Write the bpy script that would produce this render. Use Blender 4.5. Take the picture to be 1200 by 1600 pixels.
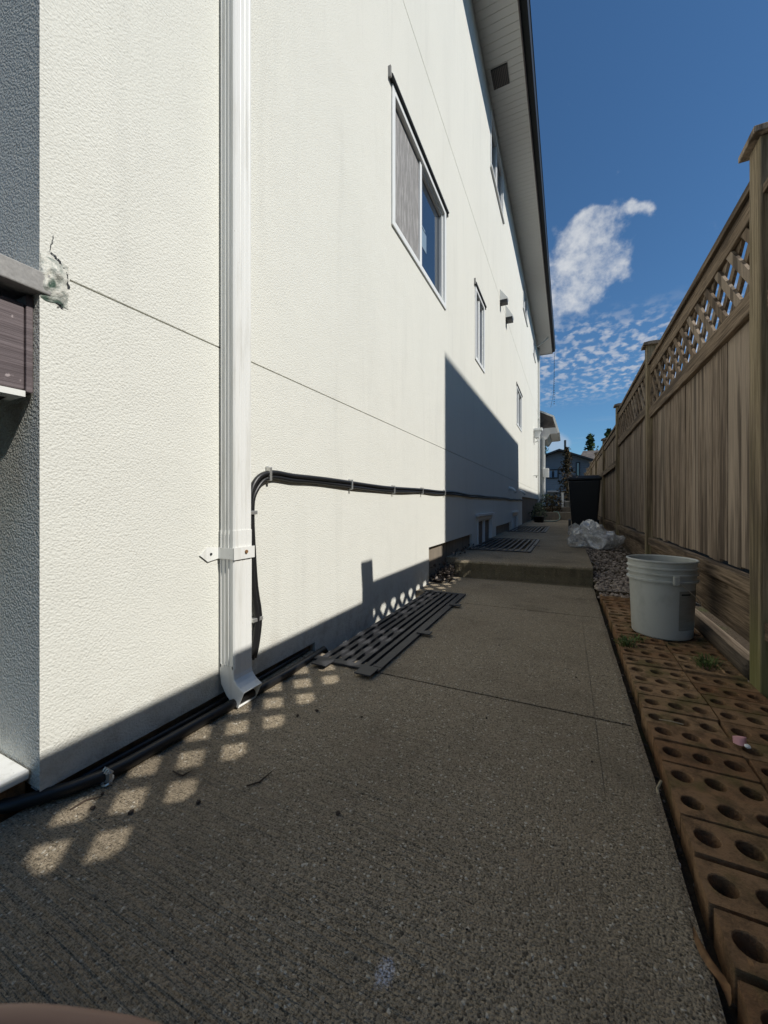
import bpy, math, random
from mathutils import Vector, Matrix, noise
random.seed(7)
for o in list(bpy.data.objects): bpy.data.objects.remove(o)
S = bpy.context.scene; C = S.collection
R = math.radians
# ---------------------------------------------------------------- camera
YAW = math.atan(286/600); CA, SA = math.cos(YAW), math.sin(YAW)
CZ = 0.66
cd = bpy.data.cameras.new('camera'); cam = bpy.data.objects.new('camera', cd); C.objects.link(cam)
cd.sensor_fit = 'HORIZONTAL'; cd.sensor_width = 36; cd.lens = 18.0; cd.shift_y = -0.010
cd.clip_start = 0.01; cd.clip_end = 600
cd.dof.use_dof = True; cd.dof.focus_distance = 2.2; cd.dof.aperture_fstop = 22
cam.location = (0, 0, CZ); cam.rotation_euler = (R(90), 0, YAW)
S.camera = cam
S.render.resolution_x, S.render.resolution_y = 768, 1024
S.view_settings.view_transform = 'Standard'; S.view_settings.look = 'None'
S.view_settings.exposure = 0.0; S.view_settings.gamma = 1.0
S.cycles.max_bounces = 6; S.cycles.transparent_max_bounces = 12

def ray(u, v):                       # direction of a pixel of the 1200x1600 photograph
    r = (u-600)/600; w = (788-v)/600
    return Vector((r*CA-SA, r*SA+CA, w))
# ---------------------------------------------------------------- sun
SUN = Vector((1.0, -0.097, 1.0)).normalized()
ld = bpy.data.lights.new('sun', 'SUN'); ld.energy = 4.6; ld.angle = R(0.45); ld.color = (1.0, 0.965, 0.90)
lo = bpy.data.objects.new('sun', ld); C.objects.link(lo)
lo.rotation_euler = SUN.to_track_quat('Z', 'Y').to_euler()
# ---------------------------------------------------------------- world
W = bpy.data.worlds.new('World'); S.world = W; W.use_nodes = True
nt = W.node_tree; nt.nodes.clear()
class NB:
    def __init__(s, nt): s.nt = nt
    def n(s, t, **kw):
        nd = s.nt.nodes.new(t)
        for k, v in kw.items():
            if k.startswith('i_'):
                key = k[2:]; nd.inputs[int(key) if key.isdigit() else key.replace('_', ' ')].default_value = v
            else: setattr(nd, k, v)
        return nd
    def l(s, a, b): s.nt.links.new(a, b)
    def sock(s, nd, idx, v):
        if isinstance(v, (int, float)): nd.inputs[idx].default_value = v
        elif isinstance(v, (tuple, list)):
            nd.inputs[idx].default_value = v
        else: s.l(v, nd.inputs[idx])
    def m(s, op, a, b=0.0, c=0.0, clamp=False):
        nd = s.n('ShaderNodeMath', operation=op, use_clamp=clamp)
        s.sock(nd, 0, a); s.sock(nd, 1, b); s.sock(nd, 2, c); return nd.outputs[0]
    def vm(s, op, a, b=(0,0,0)):
        nd = s.n('ShaderNodeVectorMath', operation=op); s.sock(nd, 0, a); s.sock(nd, 1, b)
        return nd.outputs['Value'] if op in ('DOT_PRODUCT', 'LENGTH') else nd.outputs[0]
    def scale(s, a, v): return s.vm('MULTIPLY', a, v)
    def ss(s, x, lo, hi, a=0.0, b=1.0):
        nd = s.n('ShaderNodeMapRange', interpolation_type='SMOOTHSTEP')
        s.sock(nd, 0, x); nd.inputs[1].default_value = lo; nd.inputs[2].default_value = hi
        nd.inputs[3].default_value = a; nd.inputs[4].default_value = b; return nd.outputs[0]
    def lin(s, x, lo, hi, a=0.0, b=1.0):
        nd = s.n('ShaderNodeMapRange'); s.sock(nd, 0, x); nd.inputs[1].default_value = lo; nd.inputs[2].default_value = hi
        nd.inputs[3].default_value = a; nd.inputs[4].default_value = b; return nd.outputs[0]
    def noise(s, vec, sc, det=4, rough=0.55, dist=0.0):
        nd = s.n('ShaderNodeTexNoise'); s.l(vec, nd.inputs['Vector'])
        nd.inputs['Scale'].default_value = sc; nd.inputs['Detail'].default_value = det
        nd.inputs['Roughness'].default_value = rough; nd.inputs['Distortion'].default_value = dist
        return nd.outputs['Fac']
    def vor(s, vec, sc, out='Distance', feature='F1'):
        nd = s.n('ShaderNodeTexVoronoi', feature=feature); s.l(vec, nd.inputs['Vector']); nd.inputs['Scale'].default_value = sc
        return nd.outputs[out]
    def mix(s, f, a, b, blend='MIX'):
        nd = s.n('ShaderNodeMix', data_type='RGBA', blend_type=blend)
        s.sock(nd, 0, f)
        for i, v in ((6, a), (7, b)):
            if isinstance(v, (tuple, list)): nd.inputs[i].default_value = (*v[:3], 1)
            else: s.l(v, nd.inputs[i])
        return nd.outputs[2]
b = NB(nt)
sky = b.n('ShaderNodeTexSky', sky_type='NISHITA', sun_disc=False)
sky.sun_elevation = math.asin(SUN.z); sky.sun_rotation = math.atan2(SUN.x, SUN.y)
sky.altitude = 0; sky.air_density = 1.0; sky.dust_density = 0.3; sky.ozone_density = 2.0
tc = b.n('ShaderNodeTexCoord'); D = b.vm('NORMALIZE', tc.outputs['Generated'])
fine = b.noise(D, 9, 8, 0.6, 0.3)
fine2 = b.noise(D, 30, 6, 0.6)
wn = b.n('ShaderNodeTexNoise'); b.l(D, wn.inputs['Vector']); wn.inputs['Scale'].default_value = 11; wn.inputs['Detail'].default_value = 5
warp = b.vm('MULTIPLY', b.vm('SUBTRACT', wn.outputs['Color'], (0.5, 0.5, 0.5)), (0.11, 0.11, 0.11)); D2 = b.vm('ADD', D, warp)
acc = None
for (u, v, rad) in ((955, 352, 50), (988, 332, 17), (905, 395, 62), (925, 350, 36), (885, 440, 62), (935, 440, 50), (958, 415, 30), (890, 482, 42)):
    d = ray(u, v).normalized()
    nd = b.n('ShaderNodeVectorMath', operation='DISTANCE'); b.l(D2, nd.inputs[0]); nd.inputs[1].default_value = tuple(d)
    rr = rad/600/ray(u, v).length
    blob = b.ss(nd.outputs['Value'], rr*1.25, 0.0)
    acc = blob if acc is None else b.m('ADD', acc, blob)
acc = b.m('MINIMUM', acc, 1.25)
f1 = b.m('ADD', b.m('MULTIPLY', b.m('SUBTRACT', fine, 0.5), 1.5), b.m('MULTIPLY', b.m('SUBTRACT', fine2, 0.5), 1.8))
puff = b.ss(b.m('ADD', b.m('MULTIPLY', acc, 0.9), f1), 0.42, 1.55)
# altocumulus sheet on a plane high above the ground
sep = b.n('ShaderNodeSeparateXYZ'); b.l(D, sep.inputs[0])
zz = b.m('MAXIMUM', sep.outputs[2], 0.02)
com = b.n('ShaderNodeCombineXYZ'); b.l(b.m('DIVIDE', sep.outputs[0], zz), com.inputs[0]); b.l(b.m('DIVIDE', sep.outputs[1], zz), com.inputs[1])
P = com.outputs[0]
rip = b.noise(b.scale(P, (1.7, 1.0, 1)), 9.5, 3, 0.5, 0.15)
big = b.noise(P, 1.6, 2, 0.5)
band = b.m('MULTIPLY', b.ss(sep.outputs[2], 0.215, 0.275), b.ss(sep.outputs[2], 0.415, 0.36))
alto = b.m('MULTIPLY', b.m('MULTIPLY', b.ss(rip, 0.43, 0.66), b.ss(big, 0.25, 0.5)), band)
cir = b.noise(b.scale(D, (2.0, 2.0, 26.0)), 2.2, 4, 0.5)
cirm = b.m('MULTIPLY', b.ss(cir, 0.47, 0.68), b.ss(sep.outputs[2], 0.26, 0.12)); cirm = b.m('MULTIPLY', cirm, 0.35)
low = b.ss(sep.outputs[2], 0.16, 0.02, 0.0, 0.12)
hc = b.n('ShaderNodeVectorMath', operation='DISTANCE'); b.l(D, hc.inputs[0]); hc.inputs[1].default_value = tuple(ray(872, 694).normalized())
puff2 = b.ss(b.m('ADD', b.ss(hc.outputs['Value'], 0.05, 0.0), b.m('SUBTRACT', fine, 0.5)), 0.35, 0.8)
SKY = b.mix(1.0, sky.outputs[0], (0.62, 0.98, 1.22), 'MULTIPLY')
col = b.mix(b.m('MULTIPLY', puff, 0.95, clamp=True), SKY, (7.6, 7.9, 8.3))
col = b.mix(b.m('MULTIPLY', alto, 0.75, clamp=True), col, (6.2, 6.6, 7.4))
col = b.mix(b.m('MAXIMUM', cirm, b.m('MULTIPLY', puff2, 0.45)), col, (6.0, 6.5, 7.4))
bg = b.n('ShaderNodeBackground'); b.l(col, bg.inputs[0]); bg.inputs[1].default_value = 0.085
out = b.n('ShaderNodeOutputWorld'); b.l(bg.outputs[0], out.inputs[0])

# ---------------------------------------------------------------- mesh helpers
class MB:
    def __init__(s): s.v = []; s.f = []
    def box(s, x0, x1, y0, y1, z0, z1):
        i = len(s.v); s.v += [(x, y, z) for z in (z0, z1) for y in (y0, y1) for x in (x0, x1)]
        s.f += [tuple(i+k for k in q) for q in ((0,2,3,1),(4,5,7,6),(0,1,5,4),(2,6,7,3),(0,4,6,2),(1,3,7,5))]; return s
    def obox(s, c, ax, ay, az):       # oriented box by centre and three half-axis vectors
        c, ax, ay, az = map(Vector, (c, ax, ay, az)); i = len(s.v)
        s.v += [tuple(c+sx*ax+sy*ay+sz*az) for sz in (-1,1) for sy in (-1,1) for sx in (-1,1)]
        s.f += [tuple(i+k for k in q) for q in ((0,2,3,1),(4,5,7,6),(0,1,5,4),(2,6,7,3),(0,4,6,2),(1,3,7,5))]; return s
    def tube(s, pts, r, n=10, cap=True, flat=1.0):
        pts = [Vector(p) for p in pts]; rs = r if isinstance(r, (list, tuple)) else [r]*len(pts); i0 = len(s.v)
        up = None
        for k, p in enumerate(pts):
            t = (pts[min(k+1, len(pts)-1)]-pts[max(k-1, 0)]).normalized()
            if up is None: up = t.orthogonal().normalized()
            up = (up-t*up.dot(t)).normalized(); sd = t.cross(up)
            for j in range(n):
                a = 2*math.pi*j/n; s.v.append(tuple(p+rs[k]*(math.cos(a)*up+math.sin(a)*sd*flat)))
        for k in range(len(pts)-1):
            for j in range(n):
                a = i0+k*n+j; c = i0+k*n+(j+1) % n; s.f.append((a, c, c+n, a+n))
        if cap: s.f += [tuple(i0+j for j in range(n))[::-1], tuple(i0+(len(pts)-1)*n+j for j in range(n))]
        return s
    def lathe(s, prof, c, n=32, sx=1, sy=1):
        i0 = len(s.v)
        for (r, z) in prof:
            for j in range(n):
                a = 2*math.pi*j/n; s.v.append((c[0]+r*sx*math.cos(a), c[1]+r*sy*math.sin(a), c[2]+z))
        for k in range(len(prof)-1):
            for j in range(n):
                a = i0+k*n+j; d = i0+k*n+(j+1) % n; s.f.append((a, d, d+n, a+n))
        return s
    def prism(s, poly, a, bb, axis='y'):  # polygon (p,q) extruded along axis
        def mk(p, q, t): return {'y': (p, t, q), 'x': (t, p, q), 'z': (p, q, t)}[axis]
        i = len(s.v); n = len(poly)
        s.v += [mk(p, q, a) for p, q in poly]+[mk(p, q, bb) for p, q in poly]
        s.f += [tuple(range(i, i+n))[::-1], tuple(range(i+n, i+2*n))]
        s.f += [(i+k, i+(k+1) % n, i+n+(k+1) % n, i+n+k) for k in range(n)]; return s
    def leaf(s, c, size, asp=0.5, flat=0.0):
        d = Vector((random.gauss(0,1), random.gauss(0,1), random.gauss(0,1)*(1-flat))).normalized(); e = d.orthogonal().normalized()
        e = Matrix.Rotation(random.random()*6.28, 3, d) @ e; c = Vector(c); i = len(s.v)
        s.v += [tuple(c-d*size), tuple(c+e*size*asp), tuple(c+d*size), tuple(c-e*size*asp)]; s.f.append((i, i+1, i+2, i+3))
    def build(s, name, mat, parent=None, smooth=False, bevel=0, seg=2, recalc=True):
        me = bpy.data.meshes.new(name)
        if parent is not None:
            org = Vector((0,0,0)); p = parent
            while p is not None: org += p.location; p = p.parent
        else:
            xs = [v[0] for v in s.v]; ys = [v[1] for v in s.v]; zs = [v[2] for v in s.v]
            org = Vector(((min(xs)+max(xs))/2, (min(ys)+max(ys))/2, min(zs)))
        me.from_pydata([(v[0]-org.x, v[1]-org.y, v[2]-org.z) for v in s.v], [], s.f); me.update()
        if recalc:
            import bmesh
            bm = bmesh.new(); bm.from_mesh(me); bmesh.ops.recalc_face_normals(bm, faces=bm.faces); bm.to_mesh(me); bm.free()
        if smooth: me.polygons.foreach_set('use_smooth', [True]*len(me.polygons))
        me.materials.append(mat); o = bpy.data.objects.new(name, me); C.objects.link(o)
        if parent is not None: o.parent = parent
        else: o.location = org
        if bevel:
            m = o.modifiers.new('bevel', 'BEVEL'); m.width = bevel; m.segments = seg; m.limit_method = 'ANGLE'; m.angle_limit = R(40)
        return o
def hf(us, vs, depth, mp, mb=None, skirt=0.04):
    """stepped sheet: every cell (u,v) lies at depth(u,v); None = no cell; risers close the steps"""
    mb = mb or MB(); us = sorted(set(us)); vs = sorted(set(vs))
    dd = [[depth((us[i]+us[i+1])/2, (vs[j]+vs[j+1])/2) for j in range(len(vs)-1)] for i in range(len(us)-1)]
    def quad(pts): i = len(mb.v); mb.v.extend(pts); mb.f.append((i, i+1, i+2, i+3))
    for i in range(len(us)-1):
        for j in range(len(vs)-1):
            d = dd[i][j]
            if d is not None:
                quad([mp(us[i], vs[j], d), mp(us[i+1], vs[j], d), mp(us[i+1], vs[j+1], d), mp(us[i], vs[j+1], d)])
            for (i2, j2, a, c) in ((i+1, j, (us[i+1], vs[j]), (us[i+1], vs[j+1])), (i, j+1, (us[i], vs[j+1]), (us[i+1], vs[j+1]))):
                if i2 >= len(us)-1 or j2 >= len(vs)-1: continue
                e = dd[i2][j2]
                if d == e: continue
                d1 = d if d is not None else e+skirt; e1 = e if e is not None else d+skirt
                quad([mp(*a, d1), mp(*c, d1), mp(*c, e1), mp(*a, e1)])
    return mb
def tag(o, label=None, cat=None, group=None, kind=None):
    for k, v in (('label', label), ('category', cat), ('group', group), ('kind', kind)):
        if v: o[k] = v
    return o
def thing(name, loc, label, cat, group=None):
    o = bpy.data.objects.new(name, None); C.objects.link(o); o.location = loc; o.empty_display_size = 0.1
    return tag(o, label, cat, group)

# ---------------------------------------------------------------- materials
def mat(name, base, rough=0.7, fn=None, metal=0.0, spec=0.4):
    m = bpy.data.materials.new(name); m.use_nodes = True; t = m.node_tree; q = NB(t)
    bs = t.nodes['Principled BSDF']; bs.inputs['Base Color'].default_value = (*base, 1); bs.inputs['Roughness'].default_value = rough
    bs.inputs['Metallic'].default_value = metal; bs.inputs['Specular IOR Level'].default_value = spec
    if fn:
        g = q.n('ShaderNodeNewGeometry'); fn(q, bs, g.outputs['Position'], g.outputs['Random Per Island'])
    return m
def bump(q, bs, h, strength, dist, prev=None):
    nd = q.n('ShaderNodeBump'); nd.inputs['Strength'].default_value = strength; nd.inputs['Distance'].default_value = dist
    q.l(h, nd.inputs['Height'])
    if prev is not None: q.l(prev, nd.inputs['Normal'])
    q.l(nd.outputs[0], bs.inputs['Normal']); return nd.outputs[0]
def f_stucco(q, bs, P, I, k=1.0):
    big = q.noise(q.scale(P, (1, 0.9, 0.35)), 1.6, 4, 0.6); st = q.noise(q.scale(P, (6, 6, 0.5)), 2.0, 4, 0.6)
    c = q.mix(q.ss(big, 0.35, 0.75, 0.0, 0.30), (0.725, 0.72, 0.655), (0.61, 0.61, 0.56))
    c = q.mix(q.ss(st, 0.50, 0.80, 0.0, 0.20), c, (0.48, 0.48, 0.44))
    pit = q.noise(P, 230, 3, 0.7); c = q.mix(q.ss(pit, 0.57, 0.68, 0, 0.40), c, (0.40, 0.40, 0.36))
    q.l(c, bs.inputs['Base Color'])
    sx = q.n('ShaderNodeSeparateXYZ'); q.l(P, sx.inputs[0])
    dn = q.noise(P, 14, 5, 0.7); dm = q.m('MULTIPLY', q.ss(sx.outputs[2], 0.22, 0.0), q.ss(dn, 0.40, 0.70, 0, 0.55))
    c = q.mix(dm, c, (0.34, 0.29, 0.22)); q.l(c, bs.inputs['Base Color'])
    g = q.vor(P, 210, 'Distance', 'SMOOTH_F1'); n2 = q.noise(P, 400, 2, 0.5); n3 = q.noise(P, 190, 3, 0.6)
    h = q.m('ADD', q.m('ADD', q.m('MULTIPLY', n2, 0.3), q.m('MULTIPLY', n3, 0.7)), q.m('MULTIPLY', g, -0.9))
    p1 = bump(q, bs, h, min(1.0, 0.62*k), 0.0030*k); und = q.noise(P, 6, 2, 0.5); bump(q, bs, und, 0.25, 0.012, p1)
M = {}
M['stucco_front'] = mat('stucco_front', (0.7,)*3, 0.9, lambda *a: f_stucco(*a, k=2.0), spec=0.1)
M['stucco'] = mat('stucco', (0.78,)*3, 0.9, f_stucco, spec=0.15)
def f_conc(q, bs, P, I):
    sx = q.n('ShaderNodeSeparateXYZ'); q.l(P, sx.inputs[0])
    v = q.n('ShaderNodeTexVoronoi'); q.l(P, v.inputs['Vector']); v.inputs['Scale'].default_value = 240; v.inputs['Randomness'].default_value = 1
    sc = q.n('ShaderNodeSeparateColor'); q.l(v.outputs['Color'], sc.inputs[0])
    big = q.noise(P, 1.3, 4, 0.6); mid = q.noise(P, 9, 4, 0.6); fin = q.noise(P, 300, 3, 0.65)
    c = q.mix(sc.outputs[0], (0.14, 0.113, 0.074), (0.50, 0.412, 0.295))
    c = q.mix(q.ss(fin, 0.35, 0.7), c, (0.37, 0.305, 0.216))
    c = q.mix(q.ss(fin, 0.50, 0.36, 0, 0.75), c, (0.045, 0.036, 0.024))
    c = q.mix(q.m('MULTIPLY', q.ss(sc.outputs[1], 0.955, 0.985), 0.55), c, (0.80, 0.75, 0.64))
    c = q.mix(q.m('MULTIPLY', q.ss(sc.outputs[2], 0.95, 0.98), 0.7), c, (0.06, 0.052, 0.042))
    c = q.mix(q.ss(big, 0.40, 0.70, 0, 0.45), c, (0.16, 0.127, 0.088))
    c = q.mix(q.ss(mid, 0.52, 0.75, 0, 0.35), c, (0.36, 0.28, 0.195))
    # pale dropping / paint spot on the slab
    nd = q.n('ShaderNodeVectorMath', operation='DISTANCE'); q.l(q.scale(P, (1, 0.7, 0)), nd.inputs[0])
    d = ray(602, 1520); t = CZ/-d.z; nd.inputs[1].default_value = (d.x*t, d.y*t*0.7, 0)
    sp = q.ss(q.m('ADD', nd.outputs['Value'], q.m('MULTIPLY', q.m('SUBTRACT', q.noise(P, 90, 4, 0.7), 0.5), 0.03)), 0.017, 0.007)
    c = q.mix(q.m('MULTIPLY', sp, q.ss(fin, 0.42, 0.62, 0.15, 1.0)), c, (0.62, 0.63, 0.70))
    c = q.mix(q.ss(q.noise(P, 2.6, 5, 0.65), 0.55, 0.72, 0, 0.35), c, (0.10, 0.082, 0.06))
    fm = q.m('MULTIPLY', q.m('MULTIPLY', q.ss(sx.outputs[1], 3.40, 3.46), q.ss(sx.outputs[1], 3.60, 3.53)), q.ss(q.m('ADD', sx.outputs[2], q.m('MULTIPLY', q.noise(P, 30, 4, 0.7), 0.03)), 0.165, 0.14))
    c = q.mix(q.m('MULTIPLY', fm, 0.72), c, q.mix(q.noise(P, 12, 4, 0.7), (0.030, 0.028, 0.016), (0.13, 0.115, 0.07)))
    q.l(c, bs.inputs['Base Color'])
    wv = q.noise(q.scale(P, (2.2, 95.0, 1)), 1.0, 3, 0.6, 0.2)
    wm = q.m('MULTIPLY', q.ss(sx.outputs[0], 0.05, -0.35), q.ss(sx.outputs[1], 1.6, 0.8))
    h = q.m('ADD', q.m('MULTIPLY', fin, 1.0), q.m('MULTIPLY', v.outputs['Distance'], -0.75))
    p1 = bump(q, bs, h, 0.85, 0.0042)
    p2 = bump(q, bs, q.m('MULTIPLY', wv, wm), 1.0, 0.013, p1)
    bump(q, bs, mid, 0.3, 0.01, p2)
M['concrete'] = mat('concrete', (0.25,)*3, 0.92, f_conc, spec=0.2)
def f_found(q, bs, P, I):
    n = q.noise(P, 7, 5, 0.65); n2 = q.noise(P, 90, 4, 0.6); s = q.noise(q.scale(P, (9, 9, 1)), 2, 3)
    c = q.mix(n, (0.30, 0.25, 0.19), (0.17, 0.15, 0.125)); c = q.mix(q.ss(s, 0.5, 0.75, 0, 0.6), c, (0.10, 0.085, 0.07))
    q.l(c, bs.inputs['Base Color']); bump(q, bs, q.m('ADD', n2, n), 0.5, 0.006)
M['foundation'] = mat('foundation', (0.25,)*3, 0.95, f_found, spec=0.1)
def f_wood(q, bs, P, I, dark=(0.115, 0.086, 0.062), light=(0.345, 0.270, 0.203), green=0.0, axis=2):
    st = (115, 115, 4.5) if axis == 2 else (115, 4.5, 115)
    off = q.n('ShaderNodeCombineXYZ'); q.l(q.m('MULTIPLY', I, 37.0), off.inputs[0]); q.l(q.m('MULTIPLY', I, 11.0), off.inputs[2])
    Pp = q.vm('ADD', P, off.outputs[0])
    gr = q.noise(q.scale(Pp, st), 1.0, 6, 0.65, 0.3); big = q.noise(Pp, 3.0, 3, 0.6)
    stn = q.noise(q.scale(Pp, (14, 14, 0.8) if axis == 2 else (14, 0.8, 14)), 1.0, 4, 0.6)
    c = q.mix(q.ss(gr, 0.34, 0.66), dark, light)
    c = q.mix(q.m('MULTIPLY', q.ss(I, 0.45, 1.0), 0.6), c, (0.38, 0.31, 0.24))
    c = q.mix(q.ss(stn, 0.46, 0.62, 0, 0.80), c, (0.058, 0.043, 0.032))
    kn = q.vor(q.scale(Pp, (7, 7, 2.6) if axis == 2 else (7, 2.6, 7)), 1.0); c = q.mix(q.ss(kn, 0.10, 0.03, 0, 0.7), c, (0.04, 0.03, 0.022))
    if green:
        sx = q.n('ShaderNodeSeparateXYZ'); q.l(P, sx.inputs[0])
        gm = q.m('MULTIPLY', q.ss(big, 0.35, 0.6), green); gm2 = q.m('MULTIPLY', q.ss(sx.outputs[2], 0.45, 0.0), 0.75)
        c = q.mix(q.m('MAXIMUM', gm, gm2), c, (0.20, 0.20, 0.07))
    q.l(c, bs.inputs['Base Color']); bump(q, bs, gr, 0.6, 0.004)
M['wood'] = mat('weathered_board_wood', (0.2,)*3, 0.85, f_wood, spec=0.2)
M['rail'] = mat('weathered_rail_wood', (0.2,)*3, 0.85, lambda *a: f_wood(*a, axis=1, dark=(0.090, 0.064, 0.042), light=(0.28, 0.208, 0.142)), spec=0.2)
M['dark_wood'] = mat('dark_backing_wood', (0.05, 0.04, 0.03), 0.9)
M['post'] = mat('mossy_post_wood', (0.2,)*3, 0.85, lambda *a: f_wood(*a, dark=(0.17, 0.13, 0.082), light=(0.36, 0.285, 0.19), green=0.10), spec=0.2)
M['lattice'] = mat('lattice_wood', (0.2,)*3, 0.85, lambda *a: f_wood(*a, dark=(0.10, 0.072, 0.048), light=(0.26, 0.19, 0.13)), spec=0.2)
M['timber'] = mat('old_timber', (0.15,)*3, 0.9, lambda *a: f_wood(*a, axis=1, dark=(0.05, 0.038, 0.027), light=(0.13, 0.10, 0.072)), spec=0.1)
def f_brick(q, bs, P, I):
    oi = q.n('ShaderNodeObjectInfo'); n = q.noise(P, 26, 6, 0.7); n2 = q.noise(P, 220, 4, 0.65); n3 = q.noise(P, 8, 4, 0.6)
    c = q.mix(oi.outputs['Random'], (0.25, 0.135, 0.068), (0.35, 0.225, 0.125))
    c = q.mix(q.ss(n, 0.40, 0.68, 0, 0.75), c, (0.085, 0.055, 0.032)); c = q.mix(q.ss(n2, 0.55, 0.75, 0, 0.5), c, (0.26, 0.165, 0.095))
    c = q.mix(q.ss(n3, 0.50, 0.68, 0, 0.65), c, (0.105, 0.10, 0.035))
    q.l(c, bs.inputs['Base Color']); bump(q, bs, q.m('ADD', n2, q.m('MULTIPLY', n, 1.5)), 0.7, 0.005)
M['brick'] = mat('brick_clay', (0.3, 0.15, 0.08), 0.93, f_brick, spec=0.15)
def f_soil(q, bs, P, I):
    n = q.noise(P, 60, 5, 0.7); n3 = q.noise(P, 4, 4, 0.6)
    c = q.mix(n, (0.03, 0.022, 0.015), (0.11, 0.085, 0.06)); c = q.mix(q.ss(n3, 0.5, 0.7, 0, 0.5), c, (0.05, 0.07, 0.02))
    q.l(c, bs.inputs['Base Color']); bump(q, bs, n, 1.0, 0.015)
M['soil'] = mat('soil', (0.08,)*3, 0.97, f_soil, spec=0.1)
def f_stone(q, bs, P, I):
    c = q.mix(I, (0.13, 0.105, 0.085), (0.46, 0.39, 0.33)); n = q.noise(P, 180, 3)
    c = q.mix(q.ss(n, 0.45, 0.7, 0, 0.5), c, (0.22, 0.16, 0.14)); q.l(c, bs.inputs['Base Color']); bump(q, bs, n, 0.4, 0.003)
M['stone'] = mat('gravel_stone', (0.3,)*3, 0.85, f_stone, spec=0.3)
M['rubble'] = mat('rubble', (0.1,)*3, 0.9, lambda q, bs, P, I: q.l(q.mix(q.ss(I, 0.72, 1.0), (0.055, 0.042, 0.034), (0.30, 0.25, 0.21)), bs.inputs['Base Color']))
def f_paint(q, bs, P, I):
    n = q.noise(q.scale(P, (40, 40, 3)), 1.0, 5, 0.6); n2 = q.noise(P, 120, 3)
    c = q.mix(q.ss(n, 0.48, 0.72, 0, 0.45), (0.78, 0.78, 0.745), (0.50, 0.485, 0.42)); c = q.mix(q.ss(n2, 0.70, 0.76, 0, 0.6), c, (0.35, 0.32, 0.26))
    q.l(c, bs.inputs['Base Color']); bump(q, bs, n, 0.15, 0.002)
M['white'] = mat('white_painted_metal', (0.8,)*3, 0.42, f_paint)
M['vinyl'] = mat('white_vinyl', (0.80, 0.81, 0.80), 0.4, lambda q, bs, P, I: q.l(q.mix(q.ss(q.noise(P, 25, 4, 0.7), 0.5, 0.8, 0, 0.3), (0.80, 0.81, 0.79), (0.5, 0.48, 0.42)), bs.inputs['Base Color']))
M['soffit'] = mat('soffit_vinyl', (0.62, 0.61, 0.585), 0.55, lambda q, bs, P, I: bump(q, bs, q.noise(P, 30, 3), 0.1, 0.003))
M['brownmetal'] = mat('brown_fascia', (0.10, 0.075, 0.07), 0.5)
M['dark'] = mat('dark_drip_metal', (0.025, 0.028, 0.03), 0.45)
def f_iron(q, bs, P, I):
    n = q.noise(P, 60, 5, 0.6); q.l(q.mix(n, (0.022, 0.023, 0.027), (0.045, 0.045, 0.05)), bs.inputs['Base Color']); bump(q, bs, n, 0.3, 0.002)
M['iron'] = mat('painted_iron', (0.05,)*3, 0.55, f_iron, spec=0.4)
M['rubber'] = mat('black_rubber', (0.012, 0.012, 0.013), 0.42, lambda q, bs, P, I: bump(q, bs, q.noise(P, 80, 3), 0.2, 0.002), spec=0.5)
M['clip'] = mat('clip_metal', (0.6, 0.6, 0.58), 0.3, metal=0.7)
def f_glass(q, bs, P, I):
    n = q.noise(P, 2.2, 2); bump(q, bs, n, 0.06, 0.02)
M['glass'] = mat('window_glass', (0.02, 0.03, 0.045), 0.05, f_glass, spec=1.0)
M['glass'].node_tree.nodes['Principled BSDF'].inputs['IOR'].default_value = 1.75
def f_screen(q, bs, P, I):
    n = q.noise(q.scale(P, (30, 30, 3.5)), 1.6, 6, 0.75, 0.5); n2 = q.noise(P, 6, 3)
    m_ = q.noise(P, 500, 2)
    c = q.mix(q.ss(n, 0.42, 0.66), (0.20, 0.195, 0.19), (0.37, 0.362, 0.355)); c = q.mix(q.m('MULTIPLY', q.ss(m_, 0.5, 0.6), 0.35), c, (0.48, 0.46, 0.44))
    q.l(c, bs.inputs['Base Color'])
M['screen'] = mat('insect_screen', (0.25,)*3, 0.8, f_screen)
M['paper'] = mat('pale_notice', (0.20, 0.28, 0.36), 0.5)
M['int'] = mat('blind', (0.40, 0.38, 0.35), 0.8)
def f_shin(q, bs, P, I):
    v = q.vor(q.scale(P, (5, 3, 7)), 1.0, 'Color'); s1 = q.n('ShaderNodeSeparateColor'); q.l(v, s1.inputs[0]); n = q.noise(P, 90, 3)
    c = q.mix(s1.outputs[0], (0.09, 0.075, 0.065), (0.17, 0.145, 0.125)); q.l(q.mix(q.m('MULTIPLY', n, 0.5), c, (0.06, 0.05, 0.045)), bs.inputs['Base Color'])
M['shingle'] = mat('roof_shingle', (0.12,)*3, 0.9, f_shin)
def f_siding(q, bs, P, I):
    sx = q.n('ShaderNodeSeparateXYZ'); q.l(P, sx.inputs[0]); fr = q.m('FRACT', q.m('MULTIPLY', sx.outputs[2], 5.5))
    n = q.noise(P, 3, 3); c = q.mix(n, (0.17, 0.19, 0.21), (0.22, 0.245, 0.265)); q.l(c, bs.inputs['Base Color']); bump(q, bs, fr, 0.9, 0.02)
M['siding'] = mat('grey_siding', (0.2,)*3, 0.75, f_siding)
def f_deck(q, bs, P, I):
    n = q.noise(q.scale(P, (20, 3, 120)), 1.0, 5, 0.65, 0.4); n2 = q.noise(P, 40, 3)
    c = q.mix(q.ss(n, 0.3, 0.7), (0.085, 0.066, 0.070), (0.155, 0.125, 0.130)); c = q.mix(q.ss(n2, 0.68, 0.74), c, (0.35, 0.3, 0.3))
    q.l(c, bs.inputs['Base Color']); bump(q, bs, n, 0.6, 0.004)
M['deckpaint'] = mat('plum_deck_paint', (0.15,)*3, 0.6, f_deck)
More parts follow.
